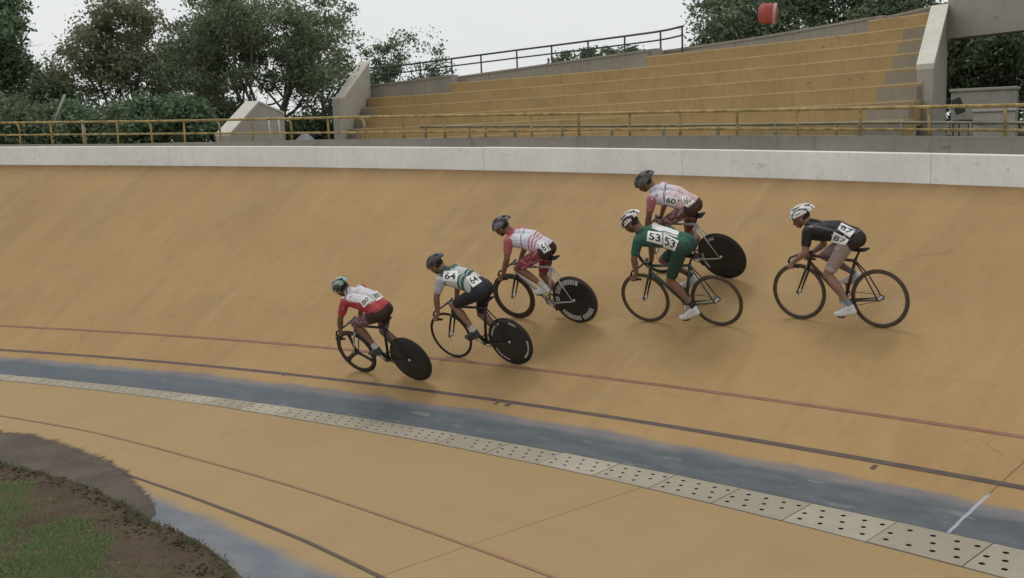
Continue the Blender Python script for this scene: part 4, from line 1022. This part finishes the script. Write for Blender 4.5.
    for sg in (-1, 1):
        m = MB(); v, f = cone_mesh((.078, sg*.029, -.026), (.079, sg*.033, -.026), .0105, .0105, 8); m.add(v, f); e = m.build('eye', M_eye, body, True); e.matrix_local = Mh
        m = MB(); m.tube([(.075, sg*.079, .01), (.035, sg*.083, -.045), (.035, sg*.02, -.115)], .004, 4); s_ = m.build('helmet_strap', M_vent, body); s_.matrix_local = Mh
    return body, (co, fl)
M_shoe_w = simple('white_shoe', (.62, .62, .62), .45, .1); M_shoe_b = simple('dark_shoe', (.04, .04, .045), .5, .2)
M_sock_w = simple('white_sock', (.45, .45, .45), .8, .1); M_sock_b = simple('dark_sock', (.03, .03, .035), .8); M_sock_bl = simple('blue_grey_sock', (.16, .20, .25), .8)
M_glv = simple('dark_glove', (.05, .04, .04), .8)
hm = lambda n_, c, r=.4: simple(n_, c, r, .12, 14)
RID = [
 dict(key='80', P=(-1.268, 14.149, .372), h=(-.8039, .5946, .0148), U=(-.243, -.3286, .9127), hip=(.215, 1.065), sh=(.615, 1.285), head=(.79, 1.375), el=(.745, 1.04), yaw=5, pitch=30, crank=48, skin=(.20, .105, .07),
      jersey=jersey_mat('white_and_red_jersey', J_red), sleeve_mat=jersey_mat('red_sleeve', S_fn((.42, .05, .06), (.55, .40, .45), .62)), shorts=jersey_mat('dark_shorts_pale_panels', S_fn((.30, .22, .26), (.16, .06, .07), .50, (.045, .022, .02), .33)), shoe=M_shoe_b, sockm=M_sock_w, glove=M_glv,
      helmet=dict(mat=hm('pale_mint_helmet', (.30, .37, .34)), mat2=hm('dark_green_helmet_panel', (.05, .10, .085)), stripe=True),
      bike=dict(fm=M_carbon, fork_m=M_silver, front='tri', rear='disc', tyre=M_tyre, rim=M_carbon),
      lb='black bicycle with three-spoke front wheel and plain black disc rear wheel, leftmost', lr='rider number 80 in white and red kit with pale mint helmet, leftmost and lowest'),
 dict(key='64', P=(.025, 13.803, .612), h=(-.8028, .5963, .0027), U=(-.1989, -.2677, .9428), hip=(.25, 1.055), sh=(.725, 1.265), head=(.90, 1.375), el=(.815, 1.03), yaw=10, pitch=34, crank=35, skin=(.24, .135, .09),
      jersey=jersey_mat('green_and_white_jersey', J_green_white), sleeve_mat=jersey_mat('white_sleeve', S_fn((.48, .48, .52))), shorts=jersey_mat('black_shorts', S_fn((.022, .020, .028))), shoe=M_shoe_b, sockm=M_sock_w, glove=None,
      helmet=dict(mat=hm('charcoal_helmet', (.055, .055, .06))),
      bike=dict(fm=M_carbon, fork_m=M_carbon, front='spoke', rear='disc', tyre=M_tyre, rim=M_carbon, letters=[([(15, 62), (100, 118), (-75, -25), (172, 232)], .262, .288, M_letter)]),
      lb='black bicycle with thin spoked front wheel and lettered disc rear wheel, second from left', lr='rider number 64 in green and white jersey with black shorts and charcoal helmet'),
 dict(key='61', P=(.876, 14.201, 1.052), h=(-.8129, .5824, -.0051), U=(-.181, -.2526, .9505), hip=(.30, 1.045), sh=(.72, 1.235), head=(.915, 1.355), el=(.755, 1.0), yaw=15, pitch=30, crank=75, skin=(.22, .115, .075),
      jersey=jersey_mat('pink_white_striped_jersey', J_pink), sleeve_mat=jersey_mat('red_pink_sleeve', S_fn((.45, .12, .13), (.6, .5, .5), .6)), shorts=jersey_mat('crimson_shorts', S_fn((.27, .045, .06), (.48, .20, .23), .54, (.04, .02, .015), .28)), shoe=M_shoe_w, sockm=M_sock_w, glove=None,
      helmet=dict(mat=hm('maroon_black_helmet', (.045, .028, .035)), mat2=hm('grey_helmet_stripe', (.20, .19, .22)), stripe=True),
      bike=dict(fm=M_silver, fork_m=M_carbon, front='deep', rear='disc', tyre=M_tyre_b, rim=simple('dark_deep_rim', (.045, .032, .026), .45), letters=[([(20, 52), (58, 110), (-100, -38), (-15, 6), (205, 250)], .225, .292, M_letter)]),
      lb='silver bicycle with deep dark front rim and black disc lettered in pale grey', lr='rider number 61 in pink and white striped jersey with crimson shorts'),
 dict(key='60', P=(2.779, 14.054, 1.593), h=(-.7733, .6337, .0201), U=(-.2757, -.3364, .9004), hip=(.28, 1.06), sh=(.71, 1.255), head=(.885, 1.385), el=(.765, 1.04), yaw=28, pitch=30, crank=70, skin=(.20, .105, .07),
      jersey=jersey_mat('pale_pink_jersey', J_pale), sleeve_mat=jersey_mat('pink_red_sleeve', S_fn((.48, .16, .19), (.62, .48, .52), .52)), shorts=jersey_mat('maroon_shorts', S_fn((.15, .055, .055), (.36, .26, .26), .52, (.05, .025, .018), .26)), shoe=M_shoe_w, sockm=M_sock_w, glove=M_glv,
      helmet=dict(mat=hm('dark_grey_helmet', (.06, .062, .06)), mat2=hm('mid_grey_helmet', (.13, .13, .12)), stripe=True),
      bike=dict(fm=M_silver, fork_m=M_silver, front='mid', rear='disc', tyre=M_tyre, rim=M_carbon, letters=[([(-40, 0), (60, 75)], .25, .288, M_letter)]),
      lb='silver bicycle with black disc rear wheel, highest on the banking and half hidden', lr='rider number 60 in pale pink jersey highest on the banking, looking towards the infield'),
 dict(key='53', P=(2.518, 13.135, 1.139), h=(-.8081, .5886, -.0208), U=(-.179, -.2458, .9526), hip=(.29, 1.06), sh=(.81, 1.205), head=(.975, 1.355), el=(.875, .98), yaw=10, pitch=36, crank=-97, skin=(.19, .10, .065), ank=(-.02, 0, .03),
      jersey=jersey_mat('green_jersey', J_green), shorts=jersey_mat('green_shorts', S_fn((.018, .062, .046), (.045, .065, .056), .56)), shoe=M_shoe_w, sockm=M_sock_b, glove=None, sock=.3, sleeve=.7,
      helmet=dict(mat=hm('white_helmet', (.68, .65, .65)), mat2=hm('black_red_helmet_stripe', (.05, .02, .024)), stripe=True, per=.45, cut=.27),
      bike=dict(fm=M_green_f, fork_m=M_carbon, front='mid', rear='mid', tyre=M_tyre_b, rim=M_rim_b),
      lb='dark green bicycle with two spoked brown grey wheels, in front of the half hidden one', lr='rider number 53 in plain green kit with striped white helmet, left leg down'),
 dict(key='87', P=(4.096, 12.081, 1.24), h=(-.7424, .6697, .016), U=(-.0802, -.0889, .9928), hip=(.30, 1.0), sh=(.75, 1.115), head=(.925, 1.23), el=(.76, .865), yaw=15, pitch=26, crank=-92, skin=(.25, .14, .10), seat=.90, sleeve=.6,
      jersey=jersey_mat('black_jersey', J_black), shorts=jersey_mat('pale_pink_grey_shorts', S_fn((.36, .28, .27), (.5, .4, .38), .55, (.03, .02, .015), .29)), shoe=M_shoe_w, sockm=M_sock_bl, glove=None, sock=.3, dark_rump=True,
      helmet=dict(mat=hm('bright_white_helmet', (.70, .70, .70)), mat2=hm('grey_helmet_slots', (.10, .10, .11)), stripe=True, per=.42, cut=.30),
      bike=dict(fm=simple('dark_maroon_frame', (.05, .022, .018), .35), fork_m=M_carbon, front='mid', rear='mid', tyre=M_tyre_b, rim=M_rim_b),
      lb='dark maroon bicycle with two spoked brown grey wheels, rightmost and alone', lr='rider number 87 in black jersey and pale shorts with white helmet, rightmost and alone'),
]
BIBS = {  # bib corners on the body as seen from the infield: TL, TR, BR, BL, and the text
 '80': [('80', (359.3, 301.5), (366.3, 294.4), (371.2, 300.5), (363.8, 308)), ('80', (370.3, 293.5), (376.5, 290.4), (383.5, 297.2), (376.8, 301.3))],
 '64': [('64', (444, 270.8), (457.8, 270.6), (457.2, 282.2), (442, 281)), ('64', (465.5, 277), (473.8, 273.8), (482.3, 281.2), (473, 287.5))],
 '61': [('61', (538, 243.5), (544.8, 241.4), (551.2, 249.7), (544, 253.6))],
 '60': [('60', (665.5, 195.5), (678.6, 198.2), (675.2, 206.3), (664.4, 204.2)), ('60', (680.5, 197.4), (686.2, 195), (695, 201.8), (686.6, 207.4))],
 '53': [('53', (648, 230.6), (662.2, 232.6), (662.6, 245.2), (646.4, 240.8)), ('53', (663.4, 232.8), (678.8, 240.6), (674.6, 251), (663, 247.2)), ('', (652.8, 222.6), (679.5, 231.4), (677, 237.6), (651.6, 228))],
 '87': [('87', (834, 231.6), (849, 239.8), (844.8, 245), (830.4, 242)), ('87', (841.5, 222.4), (855.8, 230), (849.8, 237.6), (837.4, 229))],
}
DARKR = simple('dark_brown_rear_panel', (.028, .018, .014), .7)
def text_tris(t):
    cu = bpy.data.curves.new('t', 'FONT'); cu.body = t; cu.align_x = 'CENTER'; cu.align_y = 'CENTER'; cu.size = 1; cu.resolution_u = 3; cu.offset = .022
    ob = bpy.data.objects.new('t', cu); col.objects.link(ob); dg = bpy.context.evaluated_depsgraph_get(); me = bpy.data.meshes.new_from_object(ob.evaluated_get(dg)); bpy.data.objects.remove(ob)
    a = np.array([tuple(v.co)[:2] for v in me.vertices]); me.calc_loop_triangles(); T = np.array([tuple(x.vertices) for x in me.loop_triangles])
    a = (a-(a.max(0)+a.min(0))/2)/(a[:, 0].max()-a[:, 0].min()); return a[T]
def inside(T, P):
    r_ = np.zeros(len(P), bool)
    for a, b, c in T:
        d1 = (P[:, 0]-b[0])*(a[1]-b[1])-(a[0]-b[0])*(P[:, 1]-b[1]); d2 = (P[:, 0]-c[0])*(b[1]-c[1])-(b[0]-c[0])*(P[:, 1]-c[1]); d3 = (P[:, 0]-a[0])*(c[1]-a[1])-(c[0]-a[0])*(P[:, 1]-a[1])
        r_ |= ((d1 >= 0) & (d2 >= 0) & (d3 >= 0)) | ((d1 <= 0) & (d2 <= 0) & (d3 <= 0))
    return r_
def bib(name, t, body, bvh, Mi, quad):
    """square of cloth laid over the back; the digits are printed faces of the same cloth"""
    Mc = Mi @ Vector(CAM); q = [np.array(c, float) for c in quad]; n = 40
    g = np.array([((i+.0)/n, (j+.0)/n) for j in range(n+1) for i in range(n+1)]); u, v = g[:, 0], g[:, 1]
    px = (q[0]*(1-u)[:, None]+q[1]*u[:, None])*(1-v)[:, None]+(q[3]*(1-u)[:, None]+q[2]*u[:, None])*v[:, None]
    D = fw+(px[:, :1]-W/2)/F*ri-(px[:, 1:]-H/2)/F*up; D /= np.linalg.norm(D, axis=1)[:, None]
    Rm = np.array(Mi.to_3x3()); Dl = D@Rm.T; Tt = np.full(len(g), np.nan)
    for i in range(len(g)):
        hit = bvh.ray_cast(Mc, Vector(Dl[i]))
        if hit[0] is not None: Tt[i] = hit[3]
    ok = ~np.isnan(Tt); med = np.median(Tt[ok]); ok &= abs(Tt-med) < .16
    B_ = np.stack([np.ones(len(u)), u, v, u*v, u*u, v*v], 1); w = np.ones(ok.sum())
    for _ in range(6):
        cf = np.linalg.lstsq(B_[ok]*w[:, None], Tt[ok]*w, rcond=None)[0]; rs_ = Tt[ok]-B_[ok]@cf; w = 1/(1+(abs(rs_)/.008)**2)
    fit = B_@cf; tt = np.where(ok, np.minimum(fit, Tt-.004), fit)-.009
    G = tt.reshape(n+1, n+1)
    for _ in range(3):
        Gp = np.pad(G, 1, mode='edge'); G = np.minimum(G, (Gp[:-2, 1:-1]+Gp[2:, 1:-1]+Gp[1:-1, :-2]+Gp[1:-1, 2:])/4)
    P = np.array(Mc)[None]+Dl*G.reshape(-1, 1)
    Fq = np.array([(j*(n+1)+i, j*(n+1)+i+1, (j+1)*(n+1)+i+1, (j+1)*(n+1)+i) for j in range(n) for i in range(n)])
    mi = np.zeros(len(Fq), int)
    if t:
        c = g[Fq].mean(1); pt = np.stack([(c[:, 0]-.5)/.76, (.48-c[:, 1])/.80], 1); mi = inside(text_tris(t), pt).astype(int)
    return fast_mesh(name, P, Fq, [M_bib, M_ink], body, True, mi)
for c in RID:
    h, U, P_ = (np.array(c[k]) for k in ('h', 'U', 'P')); U = U-h*(U@h); U /= np.linalg.norm(U); L_ = np.cross(U, h)
    Mw = Matrix(((h[0], L_[0], U[0], P_[0]), (h[1], L_[1], U[1], P_[1]), (h[2], L_[2], U[2], P_[2]), (0, 0, 0, 1)))
    bk = c['bike']; root, peds = bicycle(None, c['lb'], bk['fm'], bk['fork_m'], bk['front'], bk['rear'], bk['tyre'], bk['rim'], c['crank'], c.get('seat', .945), bk.get('letters'))
    root['group'] = 'track bicycles of the six riders'; root.matrix_world = Mw
    body, (co, fl) = rider(c, peds, c['lr']); body['group'] = 'cyclists riding in a bunch on the banking'; body.matrix_world = Mw
    bvh = BVHTree.FromPolygons([tuple(v) for v in co], [tuple(map(int, f)) for f in fl]); Mi = Mw.inverted()
    for t, *quad in BIBS[c['key']]:
        b_ = bib('race_number' if t else 'sponsor_panel', t, body, bvh, Mi, quad); sm = b_.modifiers.new('t', 'SOLIDIFY'); sm.thickness = .002; sm.offset = 0

# ------------------------------------------------------------------ light and sky
SUN_EL, SUN_AZ = R(66), R(-30)
wd_ = bpy.data.worlds.new('World'); scene.world = wd_; wd_.use_nodes = True; nt = wd_.node_tree; bg = nt.nodes['Background']
sky = N(nt, 'ShaderNodeTexSky'); sky.sky_type = 'NISHITA'; sky.sun_disc = False; sky.sun_elevation = SUN_EL; sky.sun_rotation = SUN_AZ; sky.dust_density = 4; sky.air_density = 1.2
hs = N(nt, 'ShaderNodeHueSaturation'); hs.inputs['Saturation'].default_value = .25; nt.links.new(sky.outputs[0], hs.inputs['Color'])
tc = N(nt, 'ShaderNodeTexCoord').outputs['Generated']
cl = noise(nt, scaled(nt, tc, (1, 1, 2.5)), 1.7, 5, .55, .3)
cloud = mixc(nt, ramp(nt, cl, .3, .7), (7.6, 7.85, 7.9), (8.6, 8.8, 8.75))
nt.links.new(mixc(nt, .9, hs.outputs[0], cloud), bg.inputs[0]); bg.inputs[1].default_value = .1
sd = bpy.data.lights.new('sun', 'SUN'); sd.energy = .85; sd.angle = R(20); sd.color = (1, .96, .9)
so = bpy.data.objects.new('sun', sd); col.objects.link(so)
dirv = Vector((math.sin(SUN_AZ)*math.cos(SUN_EL), math.cos(SUN_AZ)*math.cos(SUN_EL), math.sin(SUN_EL)))
so.rotation_euler = dirv.to_track_quat('Z', 'Y').to_euler(); so.location = (0, 0, 30)
vs = scene.view_settings; vs.view_transform = 'Standard'; vs.look = 'None'; vs.exposure = 0; vs.gamma = 1
scene.render.engine = 'CYCLES'; scene.cycles.use_denoising = True
scene.cycles.max_bounces = 5; scene.cycles.diffuse_bounces = 3; scene.cycles.glossy_bounces = 2; scene.cycles.transmission_bounces = 3
